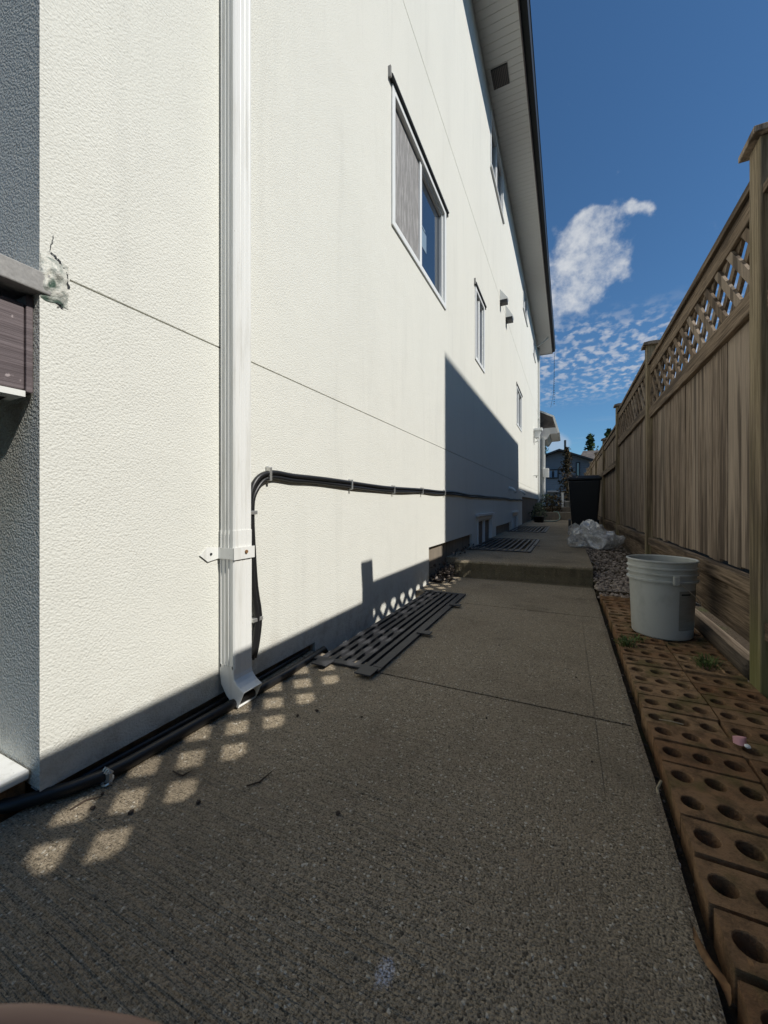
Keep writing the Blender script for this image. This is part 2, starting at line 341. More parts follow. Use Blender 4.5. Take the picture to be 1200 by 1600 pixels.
def f_cap(q, bs, P, I):
    n = q.noise(P, 130, 5, 0.7); q.l(q.mix(n, (0.16, 0.155, 0.15), (0.46, 0.45, 0.43)), bs.inputs['Base Color']); bump(q, bs, n, 0.4, 0.002)
M['ledger'] = mat('speckled_grey_wood', (0.3,)*3, 0.8, f_cap)
def f_caulk(q, bs, P, I):
    n = q.noise(P, 50, 5, 0.7); c = q.mix(q.ss(n, 0.4, 0.6), (0.34, 0.36, 0.32), (0.66, 0.65, 0.58)); n2 = q.noise(P, 16, 2)
    c = q.mix(q.ss(n2, 0.55, 0.62), c, (0.07, 0.12, 0.09)); q.l(c, bs.inputs['Base Color']); bump(q, bs, n, 0.8, 0.008)
M['caulk'] = mat('torn_caulk', (0.5,)*3, 0.6, f_caulk)
def f_bucket(q, bs, P, I):
    n = q.noise(q.scale(P, (1, 1, 0.6)), 14, 5, 0.65); c = q.mix(q.ss(n, 0.45, 0.75, 0, 0.45), (0.43, 0.44, 0.41), (0.24, 0.245, 0.215)); q.l(c, bs.inputs['Base Color'])
M['bucket'] = mat('bucket_plastic', (0.5,)*3, 0.38, f_bucket)
M['bucketlabel'] = mat('faded_bucket_label', (0.36, 0.35, 0.31), 0.6, lambda q, bs, P, I: q.l(q.mix(q.noise(q.scale(P, (20, 20, 160)), 1.0, 3), (0.17, 0.165, 0.14), (0.30, 0.29, 0.255)), bs.inputs['Base Color']))
M['bin'] = mat('black_bin_plastic', (0.010, 0.011, 0.014), 0.5, lambda q, bs, P, I: bump(q, bs, q.noise(P, 40, 3), 0.1, 0.003))
def f_leaf(q, bs, P, I, a=(0.018, 0.035, 0.014), c2=(0.06, 0.095, 0.03)):
    q.l(q.mix(I, a, c2), bs.inputs['Base Color'])
M['conifer'] = mat('conifer_needles', (0.04, 0.07, 0.03), 0.85, f_leaf, spec=0.15)
M['redleaf'] = mat('bronze_foliage', (0.06, 0.05, 0.03), 0.8, lambda q, bs, P, I: f_leaf(q, bs, P, I, (0.02, 0.024, 0.014), (0.13, 0.085, 0.04)), spec=0.15)
M['leafgreen'] = mat('shrub_leaves', (0.05, 0.08, 0.03), 0.7, lambda q, bs, P, I: f_leaf(q, bs, P, I, (0.03, 0.05, 0.03), (0.13, 0.17, 0.09)))
M['grass'] = mat('weed_blades', (0.08, 0.13, 0.03), 0.7, lambda q, bs, P, I: f_leaf(q, bs, P, I, (0.05, 0.08, 0.02), (0.14, 0.19, 0.05)))
M['bark'] = mat('bark', (0.07, 0.05, 0.035), 0.95)
M['dryleaf'] = mat('dry_leaf', (0.22, 0.11, 0.045), 0.8, lambda q, bs, P, I: q.l(q.mix(q.noise(P, 120, 3), (0.10, 0.05, 0.025), (0.34, 0.18, 0.07)), bs.inputs['Base Color']))
M['pink'] = mat('pink_petal', (0.72, 0.36, 0.36), 0.6)
M['twig'] = mat('dark_twig', (0.05, 0.035, 0.025), 0.9)
M['straw'] = mat('pale_stick', (0.42, 0.34, 0.22), 0.8)
M['hose'] = mat('pale_green_hose', (0.25, 0.36, 0.30), 0.5)
def f_skin(q, bs, P, I):
    q.l(q.mix(q.noise(P, 90, 3), (0.25, 0.13, 0.088), (0.29, 0.155, 0.108)), bs.inputs['Base Color'])
    bs.inputs['Subsurface Weight'].default_value = 0.15; bs.inputs['Subsurface Radius'].default_value = (0.006, 0.003, 0.002)
M['skin'] = mat('skin', (0.55, 0.32, 0.24), 0.55, f_skin)
# clear crumpled plastic
def f_bag(q, bs, P, I):
    n = q.noise(P, 8, 2, 0.45, 2.2); r1 = q.m('ABSOLUTE', q.m('SUBTRACT', n, 0.5)); rg = q.ss(r1, 0.022, 0.0)
    bn_ = q.n('ShaderNodeBump'); bn_.inputs['Strength'].default_value = 1.0; bn_.inputs['Distance'].default_value = 0.012
    q.l(q.m('ADD', q.m('MULTIPLY', rg, 0.6), q.m('MULTIPLY', n, 2.0)), bn_.inputs['Height'])
    gl = q.n('ShaderNodeBsdfGlossy'); gl.inputs['Roughness'].default_value = 0.12; gl.inputs['Color'].default_value = (1, 1, 1, 1); q.l(bn_.outputs[0], gl.inputs['Normal'])
    df = q.n('ShaderNodeBsdfDiffuse'); df.inputs['Color'].default_value = (0.85, 0.85, 0.84, 1); q.l(bn_.outputs[0], df.inputs['Normal'])
    tp_ = q.n('ShaderNodeBsdfTransparent'); m1 = q.n('ShaderNodeMixShader'); m2 = q.n('ShaderNodeMixShader')
    m1.inputs[0].default_value = 0.38; q.l(df.outputs[0], m1.inputs[1]); q.l(gl.outputs[0], m1.inputs[2])
    q.l(q.m('ADD', q.m('MULTIPLY', rg, 0.40), 0.52), m2.inputs[0]); q.l(tp_.outputs[0], m2.inputs[1]); q.l(m1.outputs[0], m2.inputs[2])
    q.l(m2.outputs[0], [x for x in q.nt.nodes if x.type == 'OUTPUT_MATERIAL'][0].inputs['Surface'])
M['bag'] = mat('clear_crumpled_plastic', (0.9,)*3, 0.14, f_bag, spec=1.0)

# ---------------------------------------------------------------- ground, path, soil, gravel
XW = -1.04; Y0 = 0.4335; Y1 = 16.6
def gdep(x, y):
    if y > 15.0: return -0.55
    if -1.3 < x < 0.19 and -3 < y < 14: return 0.5
    return 0.045
tag(hf([-250, -60, -1.3, 0.19, 60, 250], [-250, -60, -3, 14, 15.0, 60, 250], gdep, lambda u, v, d: (u, v, -d)).build('ground', M['soil']), kind='structure')
# path: lower slabs with tooled joints and the window well, then the raised slab
WELL1 = (-1.06, -0.675, 1.42, 2.74)
WELLS = ((-1.06, -0.37, 4.62, 5.80), (-1.06, -0.37, 7.75, 9.35))
def jit(a, n=0.004): return a+random.uniform(-n, n)
def pdep(x, y):
    if WELL1[0] < x < WELL1[1] and WELL1[2] < y < WELL1[3]: return 0.42
    for j, hwid in ((1.35, 0.005), (2.55, 0.005), (0.0, 0.005)):
        if abs(y-j) < hwid: return 0.014
    if abs(x-0.078) < 0.0009 and 1.0 < y < 2.5: return 0.003
    return 0.0
xs = [-1.06, -0.80, -0.675, -0.66, 0.0771, 0.0789, 0.172]
ys = [-3, -0.005, 0.005, 1.0, 1.345, 1.355, 1.42, 2.5, 2.545, 2.555, 2.74, 3.56]
mb = hf(xs, ys, pdep, lambda u, v, d: (u, v, -d))
# ragged right-hand slab edge
edge = [-3+i*0.06 for i in range(int(6.56/0.06)+1)]
pv = None
for y in edge:
    x = 0.190-0.022*max(0, 0.95-max(y, 0.2))+0.004*noise.noise((y*5, 0, 0))+0.002*noise.noise((y*23, 3, 0)); cur = (x, y)
    if pv:
        i = len(mb.v); mb.v += [(0.172, pv[1], 0), (pv[0], pv[1], -0.004), (cur[0], cur[1], -0.004), (0.172, cur[1], 0), (pv[0]+0.002, pv[1], -0.12), (cur[0]+0.002, cur[1], -0.12)]
        mb.f += [(i, i+1, i+2, i+3), (i+1, i+4, i+5, i+2)]
    pv = cur
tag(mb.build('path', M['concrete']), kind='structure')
# raised slab with a rough rounded nosing
def udep(x, y):
    for a in WELLS:
        if a[0] < x < a[1] and a[2] < y < a[3]: return 0.5
    for j in (6.9, 10.2, 12.4):
        if abs(y-j) < 0.006: return 0.012
    return 0.0
ZU = 0.15
def front(x): return 3.50+0.05*(x+0.2)+0.010*noise.noise((x*6, 2, 0))+0.004*noise.noise((x*25, 2, 0))
ux = sorted([-1.06, -0.37]); ux = ux+[0.19]
mb = hf(ux, [3.62, 4.62, 5.80, 6.894, 6.906, 7.75, 9.35, 10.194, 10.206, 12.394, 12.406, 14.0], udep, lambda u, v, d: (u, v, ZU-d))
nx = 60; prof = [(3.62, None, 0), (0.035, 0, 0), (0.012, -0.006, 0), (0.0, -0.022, 0), (0.004, -0.09, 0), (-0.004, -0.15, 0), (0.0, -0.2, 0)]
i0 = len(mb.v)
for k in range(nx+1):
    x = -0.93+(0.19+0.93)*k/nx
    for j, (a, z, _) in enumerate(prof):
        yy = 3.62 if j == 0 else front(x)+a+0.006*noise.noise((x*18, j*3.1, 1))
        mb.v.append((x, yy, ZU+(z or 0)+(0.004*noise.noise((x*22, j*2, 5)) if j > 1 else 0)))
np_ = len(prof)
for k in range(nx):
    for j in range(np_-1):
        a = i0+k*np_+j; mb.f.append((a, a+np_, a+np_+1, a+1))
mb.v += [(0.19, 3.62, ZU), (0.19, 14, ZU), (0.19, 14, -0.2), (0.19, 3.50, -0.2)]; i = len(mb.v)-4; mb.f.append((i, i+1, i+2, i+3))
mb.v += [(-0.93, 3.5, ZU), (-0.93, 3.62, ZU), (-0.93, 3.62, -0.2), (-0.93, 3.5, -0.2)]; i = len(mb.v)-4; mb.f.append((i, i+1, i+2, i+3))
mb.v += [(-1.06, 3.62, ZU), (-0.93, 3.62, ZU), (-0.93, 3.62, -0.1), (-1.06, 3.62, -0.1)]; i = len(mb.v)-4; mb.f.append((i, i+1, i+2, i+3))
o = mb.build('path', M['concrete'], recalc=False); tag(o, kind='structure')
# two concrete steps at the far end
st = thing('garden_steps', (-0.1, 13.9, 0.15), 'pair of low concrete steps at the far end of the side path', 'steps')
MB().box(-1.0, 0.2, 13.7, 14.7, 0.0, 0.395).build('step', M['foundation'], st, bevel=0.01)
MB().box(-1.0, 0.5, 14.705, 16.4, 0.0, 0.545).build('step', M['foundation'], st, bevel=0.01)
# gravel bed
mb = MB(); n = 24
for k in range(n+1):
    y = 3.18+(14-3.18)*k/n; z = min(0.03+(y-3.18)*0.06, 0.14)
    mb.v += [(0.192, y, z), (0.66, y, z+0.01)]
for k in range(n): mb.f.append((2*k, 2*k+1, 2*k+3, 2*k+2))
mb.v += [(0.192, 3.18, 0.03), (0.66, 3.18, 0.04), (0.66, 3.18, -0.1), (0.192, 3.18, -0.1)]; i = len(mb.v)-4; mb.f.append((i, i+1, i+2, i+3))
tag(mb.build('soil', M['soil']), kind='structure')
ico = [(-0.5257, 0, 0.8507), (0.5257, 0, 0.8507), (-0.5257, 0, -0.8507), (0.5257, 0, -0.8507), (0, 0.8507, 0.5257), (0, 0.8507, -0.5257), (0, -0.8507, 0.5257), (0, -0.8507, -0.5257), (0.8507, 0.5257, 0), (-0.8507, 0.5257, 0), (0.8507, -0.5257, 0), (-0.8507, -0.5257, 0)]
icf = [(0,4,1),(0,9,4),(9,5,4),(4,5,8),(4,8,1),(8,10,1),(8,3,10),(5,3,8),(5,2,3),(2,7,3),(7,10,3),(7,6,10),(7,11,6),(11,0,6),(0,1,6),(6,1,10),(9,0,11),(9,11,2),(9,2,5),(7,2,11)]
def stone(mb, c, r):
    i = len(mb.v); rot = Matrix.Rotation(random.random()*6.28, 3, Vector((random.random(), random.random(), random.random())).normalized())
    sc = Vector((random.uniform(.7, 1.3), random.uniform(.7, 1.2), random.uniform(.45, .8)))
    for p in ico:
        q = Vector(p)*random.uniform(.85, 1.1); q = Matrix.Rotation(0.3*random.random(), 3, 'X') @ Vector((q.x*sc.x, q.y*sc.y, q.z*sc.z)); q = Matrix.Rotation(rot.to_euler().z, 3, 'Z') @ q
        mb.v.append((c[0]+q.x*r, c[1]+q.y*r, c[2]+q.z*r))
    mb.f += [(i+a, i+b_, i+c_) for a, b_, c_ in icf]
mb = MB()
for k in range(260): stone(mb, (random.uniform(0.20, 0.60), random.uniform(3.08, 3.22), random.uniform(-0.01, 0.028)), random.uniform(0.007, 0.014))
for k in range(5200):
    y = 3.2+8.0*random.random()**1.7; x = random.uniform(0.195, 0.60); z = min(0.03+(y-3.18)*0.06, 0.14)+random.uniform(0.0, 0.012)+0.012*noise.noise((x*8, y*8, 0))
    stone(mb, (x, y, z), random.uniform(0.007, 0.015)*(1 if y < 6 else 1.3))
tag(mb.build('gravel', M['stone'], smooth=True, recalc=False), 'brown and grey pea gravel between the raised path and the fence', 'gravel', kind='stuff')

# ---------------------------------------------------------------- the white house
H = thing('white_house', (-3.5, 8.5, 0), 'long two storey white stucco house wall with windows running down the left side', 'house')
WIN = [  # y0,y1,z0,z1,kind
 (2.29, 3.53, 2.49, 3.42, 'big'), (4.82, 5.42, 2.475, 3.40, 'slim'), (9.2, 10.25, 2.48, 3.38, 'slim'),
 (5.89, 7.16, 5.74, 6.60, 'upper'), (10.6, 11.76, 5.80, 6.60, 'upper'), (13.9, 14.9, 5.80, 6.60, 'upper'),
 (4.95, 6.0, -0.10, 0.50, 'base'), (8.5, 9.3, -0.10, 0.47, 'base')]
def zb(y):
    for a, z in ((1.45, 0.03), (3.05, -0.45), (4.66, 0.30), (6.4, -0.4), (8.2, 0.30), (10.4, -0.4), (99, 0.86)):
        if y < a: return z
def wdep(y, z):
    if z < zb(y): return None
    for w in WIN:
        if w[0] < y < w[1] and w[2] < z < w[3]: return 0.07
    if 1.177 < z < 1.182 and y > 0.49: return 0.010
    if 4.197 < z < 4.206: return 0.010
    return 0.0
ys = [Y0, 0.49, 1.45, 3.05, 4.66, 6.4, 8.2, 10.4, Y1]+[w[0] for w in WIN]+[w[1] for w in WIN]
zs = [-0.45, -0.4, 0.03, 0.30, 0.86, 1.177, 1.182, 4.197, 4.206, 6.78]+[w[2] for w in WIN]+[w[3] for w in WIN]
mb = hf(ys, zs, wdep, lambda y, z, d: (XW-d, y, z))
mb.box(XW-0.3, XW-0.02, Y1-0.3, Y1, 0.86, 6.78)
mb.build('side_wall', M['stucco'], H, recalc=False)
# front wall with a small rounded corner
mb = MB(); mb.v += [(XW, Y0, 0.035), (-7, Y0, 0.035), (-7, Y0, 6.78), (XW, Y0, 6.78)]; mb.f.append((0, 1, 2, 3)); mb.build('front_wall', M['stucco_front'], H)
mb = MB(); mb.v += [(XW, Y1, 0.03), (-7, Y1, 0.03), (-7, Y1, 6.78), (XW, Y1, 6.78)]; mb.f.append((0, 1, 2, 3)); mb.build('rear_wall', M['stucco'], H)
MB().box(-7, XW-0.03, Y0+0.03, Y1-0.02, -0.5, 1.0).build('foundation', M['foundation'], H)
# soffit: grooved panels
so = []; y = -0.3
while y < 16.95: so += [y, y+0.006]; y += 0.10
def sdep(x, y): return -0.006 if (y+0.3) % 0.10 < 0.006 else 0.0
mb = hf([-1.2, -0.54], so, sdep, lambda u, v, d: (u, v, 6.77-d)); mb.build('soffit', M['soffit'], H, recalc=False)
MB().box(-0.54, -0.525, -0.3, 16.95, 6.745, 6.93).build('fascia', M['brownmetal'], H)
mb = MB().prism([(-0.523, 6.80), (-0.44, 6.82), (-0.425, 6.93), (-0.415, 6.935), (-0.415, 6.945), (-0.523, 6.945)], -0.3, 16.96); mb.build('gutter', M['dark'], H)
MB().box(-1.2, -0.54, 16.93, 16.95, 6.745, 6.95).build('fascia', M['white'], H)
mb = MB().prism([(-0.50, 6.955), (-4.2, 8.5), (-7.9, 6.955), (-7.9, 6.93), (-0.50, 6.93)], -0.35, 17.0); mb.build('roof', M['shingle'], H)
v = MB().box(-0.97, -0.75, 5.52, 5.80, 6.752, 6.768).build('soffit_vent', M['dark'], H)
mb = MB()
for k in range(9): mb.box(-0.96+k*0.023, -0.952+k*0.023, 5.53, 5.79, 6.744, 6.7515)
mb.build('vent_louvre', M['brownmetal'], v)
def frame(mb, x0, x1, y0, y1, z0, z1, t):
    mb.box(x0, x1, y0, y0+t, z0, z1).box(x0, x1, y1-t, y1, z0, z1).box(x0, x1, y0+t, y1-t, z0, z0+t).box(x0, x1, y0+t, y1-t, z1-t, z1)
wl = {'big': 'large sliding window, left pane behind a dusty insect screen', }
for k, (a, c, z0, z1, kd) in enumerate(WIN):
    xf = XW+0.012
    mb = MB(); t = 0.045; frame(mb, XW-0.065, xf, a+0.002, c-0.002, z0+0.002, z1-0.002, t)
    wf = mb.build('window', M['vinyl'], H, bevel=0.004)
    if kd == 'big': wf['label'] = 'large sliding window with a dusty grey insect screen on its left pane'
    mid = a+(c-a)*(0.47 if kd == 'big' else 0.5)
    mb = MB(); mb.box(XW-0.055, XW-0.004, mid-0.022, mid+0.022, z0+t+0.003, z1-t-0.003)
    frame(mb, XW-0.05, XW-0.012, mid+0.023, c-t-0.003, z0+t+0.003, z1-t-0.003, 0.022)
    if kd != 'big': frame(mb, XW-0.052, XW-0.014, a+t+0.003, mid-0.023, z0+t+0.003, z1-t-0.003, 0.022)
    mb.build('frame', M['vinyl'], wf, bevel=0.003)
    MB().box(XW-0.045, XW-0.038, mid+0.024, c-t-0.004, z0+t+0.004, z1-t-0.004).build('pane', M['glass'], wf)
    MB().box(XW-0.045, XW-0.038, a+t+0.004, mid-0.024, z0+t+0.004, z1-t-0.004).build('pane', M['glass'], wf)
    if kd == 'big':
        MB().box(XW-0.020, XW-0.018, a+t+0.003, mid-0.022, z0+t+0.003, z1-t-0.003).build('insect_screen', M['screen'], wf)
        mb = MB()
        for (yy0, yy1, zz0, zz1) in ((2.97, 3.09, 2.90, 3.05), (2.96, 3.06, 3.06, 3.075)): mb.box(XW-0.037, XW-0.0355, yy0, yy1, zz0-0.12, zz1-0.12)
        mb.build('notice', M['paper'], wf)
    if kd in ('big', 'slim'):
        mb = MB(); mb.prism([(XW, z1+0.002), (XW+0.030, z1+0.002), (XW+0.030, z1+0.012), (XW+0.004, z1+0.045), (XW, z1+0.045)], a-0.035, c+0.03)
        mb.build('drip_cap', M['dark'], wf)
        MB().box(XW, XW+0.02, a-0.05, a-0.036, z1-0.01, z1+0.06).build('cap_end', M['ledger'], wf); MB().box(XW, XW+0.02, c+0.031, c+0.043, z1-0.02, z1+0.03).build('cap_end', M['ledger'], wf)
    if kd in ('upper',):
        MB().box(XW, XW+0.03, a-0.02, c+0.02, z0-0.03, z0-0.001).build('sill', M['vinyl'], wf)
    if kd == 'base':
        MB().box(XW, XW+0.035, a-0.08, c+0.08, z1+0.005, z1+0.035).build('drip_cap', M['vinyl'], wf)
# porch at the far end
pr = thing('porch', (-0.9, 17.6, 0.56), 'white porch bay with brown shingled canopy beyond the far corner of the house', 'porch')
MB().box(-2.2, -0.90, 16.95, 19.0, 0.50, 3.4).build('wall', M['stucco'], pr)
MB().box(-0.90, -0.82, 16.93, 17.02, 0.9, 3.4).build('corner_trim', M['white'], pr)
z0 = 3.42
mb = MB(); mb.prism([(-2.2, z0+0.35), (-0.42, z0+0.35), (-0.36, z0+0.10), (-0.43, z0+0.9), (-0.85, z0+1.22), (-2.2, z0+1.35)][:2]+[(-0.40, z0+0.62), (-0.55, z0+0.80), (-0.98, z0+1.02), (-2.2, z0+1.10)], 17.0, 19.2); mb.build('gable_panel', M['shingle'], pr)
mb = MB()
for (p, q) in (((-2.2, z0+1.12), (-0.97, z0+1.045)), ((-0.97, z0+1.045), (-0.50, z0+0.80)), ((-0.50, z0+0.80), (-0.30, z0+0.12))):
    d = (Vector(q)-Vector(p)).normalized(); nn = Vector((-d.y, d.x))*0.035
    mb.prism([tuple(Vector(p)-nn), tuple(Vector(q)-nn), tuple(Vector(q)+nn), tuple(Vector(p)+nn)], 16.96, 19.22)
mb.build('roof_trim', M['white'], pr)
mb = MB(); mb.prism([(-2.2, z0+0.345), (-2.2, z0), (-0.95, z0), (-0.80, z0-0.12), (-0.74, z0-0.1), (-0.62, z0+0.10), (-0.34, z0+0.10), (-0.41, z0+0.345)], 16.98, 19.2); mb.build('canopy_soffit', M['soffit'], pr)
ml = thing('electric_meter', (-0.86, 17.2, 1.6), 'small white meter box on the porch corner at the far end', 'meter box')
MB().box(-0.90, -0.66, 16.86, 16.95, 1.75, 2.12).build('box', M['white'], ml, bevel=0.01)
MB().lathe([(0.0, 0.03), (0.07, 0.03), (0.08, 0)], (0, 0, 0), 16).build('dial_cover', M['glass'], ml)
bpy.data.objects['dial_cover'].location = (0.09, -0.355, 0.35); bpy.data.objects['dial_cover'].rotation_euler = (R(90), 0, 0)

# ---------------------------------------------------------------- things on the side wall
def vent(y, z, lab, w=0.16, h=0.26):
    t = thing('vent_hood', (XW, y, z), lab, 'vent hood', 'vent hoods on the upper wall')
    mb = MB(); x = XW+0.002
    mb.v += [(x, y-w/2, z+h), (x, y+w/2, z+h), (x+0.13, y-w/2, z+0.02), (x+0.13, y+w/2, z+0.02), (x, y-w/2, z), (x, y+w/2, z), (x+0.12, y-w/2, z), (x+0.12, y+w/2, z)]
    mb.f += [(0, 1, 3, 2), (2, 3, 7, 6), (0, 2, 6, 4), (1, 5, 7, 3), (0, 4, 5, 1)]
    mb.build('hood', M['vinyl'], t, bevel=0.003, recalc=False)
    MB().box(x, x+0.118, y-w/2+0.004, y+w/2-0.004, z-0.055, z-0.001).build('mouth_shade', M['dark'], t)  # dark box standing in for the shade inside the open mouth
vent(6.85, 4.16, 'smaller white wedge vent hood with dark mouth, the nearer of the two', 0.12, 0.19)
vent(7.55, 4.16, 'larger white wedge vent hood with dark mouth, the farther of the two', 0.17, 0.24)
def flue(y, z, lab):
    t = thing('flue_elbow', (XW, y, z), lab, 'pipe', 'flue pipes low on the shaded wall')
    MB().tube([(XW-0.02, y, z+0.07), (XW+0.05, y, z+0.075), (XW+0.09, y, z+0.05), (XW+0.13, y, z)], 0.028, 12).build('pipe', M['vinyl'], t, smooth=True)
    MB().tube([(XW+0.002, y, z+0.072), (XW+0.012, y, z+0.072)], 0.05, 14).build('flange', M['vinyl'], t)
    MB().tube([(XW+0.13, y, z), (XW+0.134, y, z-0.004)], 0.022, 12).build('mouth', M['dark'], t)
flue(7.95, 0.90, 'white flue elbow on the shaded wall above the cables, the nearer one')
flue(9.75, 0.90, 'white flue elbow on the shaded wall, the farther one by the foundation')
cb = thing('wall_floodlight', (XW, 14.3, 2.95), 'cream bracket floodlight on the sunlit wall near the far corner', 'outdoor light')
MB().box(XW+0.001, XW+0.28, 14.1, 14.35, 3.18, 3.27).build('hood', M['vinyl'], cb, bevel=0.01)
MB().prism([(XW, 3.17), (XW+0.24, 3.17), (XW+0.16, 2.95), (XW+0.06, 2.93), (XW, 3.0)], 14.12, 14.3).build('housing', M['vinyl'], cb, bevel=0.01)
MB().tube([(XW+0.1, 14.2, 2.95), (XW+0.14, 14.2, 2.84), (XW+0.05, 14.2, 2.80)], 0.02, 8).build('arm', M['vinyl'], cb, smooth=True)
MB().tube([(XW+0.03, 14.05, 3.2), (XW+0.03, 14.05, 2.7)], 0.008, 6).build('wire', M['ledger'], cb)
tp = thing('hose_tap', (XW, 14.0, 1.62), 'small wall tap on the sunlit stucco near the far downspout', 'tap')
MB().box(XW, XW+0.14, 13.98, 14.02, 1.62, 1.65).build('spout', M['white'], tp); MB().tube([(XW+0.1, 14, 1.64), (XW+0.1, 14, 1.56)], 0.018, 8).build('nozzle', M['ledger'], tp)
# soffit bracket and wires at the far eave corner
br = thing('eave_bracket', (-0.8, 15.2, 6.3), 'white cable bracket under the far eave', 'bracket')
MB().tube([(XW+0.02, 15.2, 6.45), (-0.75, 15.2, 6.62), (-0.62, 15.2, 6.74)], 0.025, 8).build('arm', M['white'], br, smooth=True)
mb = MB().tube([(-0.46, 16.9, 6.74), (-0.47, 16.93, 5.9), (-0.50, 16.95, 5.1), (-0.60, 17.0, 4.6)], 0.006, 5)
for k in range(22): z = 6.6-k*0.09; mb.box(-0.475-0.01*(k > 12), -0.455, 16.9, 16.94, z-0.012*random.random(), z+0.02)
tag(mb.build('hanging_wire', M['dark']), 'thin dark knotted wire hanging from the far eave corner', 'wire')

# near downspout
DY0, DY1, DX = 0.911, 0.989, -0.970
def dpoly(g=0.0):
    pts = []; x0, x1, y0, y1 = XW+0.004-g, DX+g, DY0-g, DY1+g
    def side(a, c, n, inward, k=5):
        res = []; a = Vector(a); c = Vector(c); inw = Vector(inward)
        for j in range(k):
            t0 = 0.14+0.72*j/k; t1 = t0+0.72/k
            for tt, dp in ((t0+0.01, 0), (t0+0.04, 0.0022), (t1-0.04, 0.0022), (t1-0.01, 0)): res.append(tuple(a.lerp(c, tt)+inw*dp))
        return res
    r = 0.005
    pts += [(x0, y0+r), (x0+r, y0)]+side((x0, y0), (x1, y0), 5, (0, 1), 3)+[(x1-r, y0), (x1, y0+r)]+side((x1, y0), (x1, y1), 5, (-0.35, 0), 3)+[(x1, y1-r), (x1-r, y1)]+side((x1, y1), (x0, y1), 5, (0, -1), 3)+[(x0+r, y1), (x0, y1-r)]
    return pts
ds = thing('downspout', (-1.0, 0.95, 0), 'tall fluted white downspout on the near corner of the wall, strapped and elbowed', 'downspout')
MB().prism(dpoly(), 0.55, 6.76, 'z').build('pipe', M['white'], ds)
MB().prism(dpoly(0.0015), 0.125, 0.575, 'z').build('lower_pipe', M['white'], ds)
# elbow: swept rectangle turning away from the wall, open mouth
mb = MB(); hw, hd = 0.0405, 0.0325; path = [((-1.003, 0.135), 0), ((-1.003, 0.105), 0), ((-0.998, 0.080), 22), ((-0.982, 0.058), 45), ((-0.962, 0.042), 60), ((-0.940, 0.031), 64)]
for (c, ang) in path:
    a = R(ang); nx_, nz_ = math.cos(a), math.sin(a)      # direction across the pipe (outer side)
    for (sx, sy) in ((-1, -1), (1, -1), (1, 1), (-1, 1)):
        z = c[1]+sx*hd*nz_; mb.v.append((c[0]+sx*hd*nx_, 0.95+sy*hw, max(z, 0.004)))
for k in range(len(path)-1):
    for j in range(4): mb.f.append((k*4+j, k*4+(j+1) % 4, k*4+4+(j+1) % 4, k*4+4+j))
e = mb.build('elbow', M['white'], ds, bevel=0.003); m = e.modifiers.new('s', 'SOLIDIFY'); m.thickness = 0.0015
mb = MB(); z = 0.5; sh = 0.018
mb.v += [(XW+0.003, 0.835, z), (XW+0.003, 0.865, z+sh+0.006), (XW+0.003, 0.905, z+sh), (XW+0.003, 0.905, z-sh), (XW+0.003, 0.865, z-sh-0.006)]; mb.f.append((0, 1, 2, 3, 4))
mb.box(XW+0.004, DX+0.004, DY0-0.006, DY0-0.003, z-sh, z+sh).box(DX+0.003, DX+0.006, DY0-0.006, DY1+0.006, z-sh-0.002, z+sh+0.001)
s_ = mb.build('strap', M['white'], ds); m = s_.modifiers.new('s', 'SOLIDIFY'); m.thickness = 0.002
MB().tube([(DX+0.006, 0.956, z+0.003), (DX+0.010, 0.956, z+0.003)], 0.006, 8).build('rusty_screw', M['dryleaf'], s_)
MB().tube([(XW+0.004, 0.876, z), (XW+0.008, 0.876, z)], 0.004, 8).build('screw', M['iron'], s_)
# far downspout
fd = thing('downspout', (-1.0, 16.2, 0.56), 'plain white downspout at the far corner of the house', 'downspout')
MB().box(XW+0.002, XW+0.075, 16.2, 16.3, 0.62, 6.76).build('pipe', M['white'], fd, bevel=0.008)
MB().box(XW+0.001, XW+0.08, 16.18, 16.32, 4.0, 4.04).build('strap', M['white'], fd)

# cables
def cz(y): return 0.775+0.004*math.sin(y*2.1)+0.003*math.sin(y*5.3)-0.004*max(0, math.sin(y*3.2))
def cable(dz, dy, r, yend, off, sag=0.0):
    pts = [(XW+off, 1.045+dy, 0.10), (XW+off, 1.062+dy, 0.16), (XW+off+0.004, 1.068+dy, 0.25), (XW+off, 1.052+dy, 0.36), (XW+off, 1.040+dy, 0.5), (XW+off, 1.034+dy, 0.60), (XW+off, 1.036+dy, 0.67), (XW+off, 1.052+dy, 0.725+dz), (XW+off, 1.085+dy, 0.762+dz), (XW+off, 1.13+dy*0.5, 0.778+dz), (XW+off, 1.18, 0.783+dz)]
    y = 1.28
    while y < yend: pts.append((XW+off+0.002*math.sin(y*9+dz*100), y, cz(y)+dz-sag*abs(math.sin(y*2.2)))); y += 0.12
    out = []
    for k in range(len(pts)-1):
        p0, p1, p2, p3 = (Vector(pts[max(0, min(len(pts)-1, k+j))]) for j in (-1, 0, 1, 2))
        for s in range(3):
            t = s/3; out.append(0.5*((2*p1)+(-p0+p2)*t+(2*p0-5*p1+4*p2-p3)*t*t+(-p0+3*p1-3*p2+p3)*t**3))
    return MB().tube(out, r, 8)
tag(cable(0.0, 0.0, 0.0105, 10.4, 0.012).build('cable', M['rubber'], smooth=True), 'thick black cable curving from behind the downspout and along the wall, upper of the pair', 'cable', 'black cables clipped to the wall')
tag(cable(-0.017, 0.017, 0.0085, 10.4, 0.010, 0.004).build('cable', M['rubber'], smooth=True), 'thinner black cable sagging just below its twin along the white wall', 'cable', 'black cables clipped to the wall')
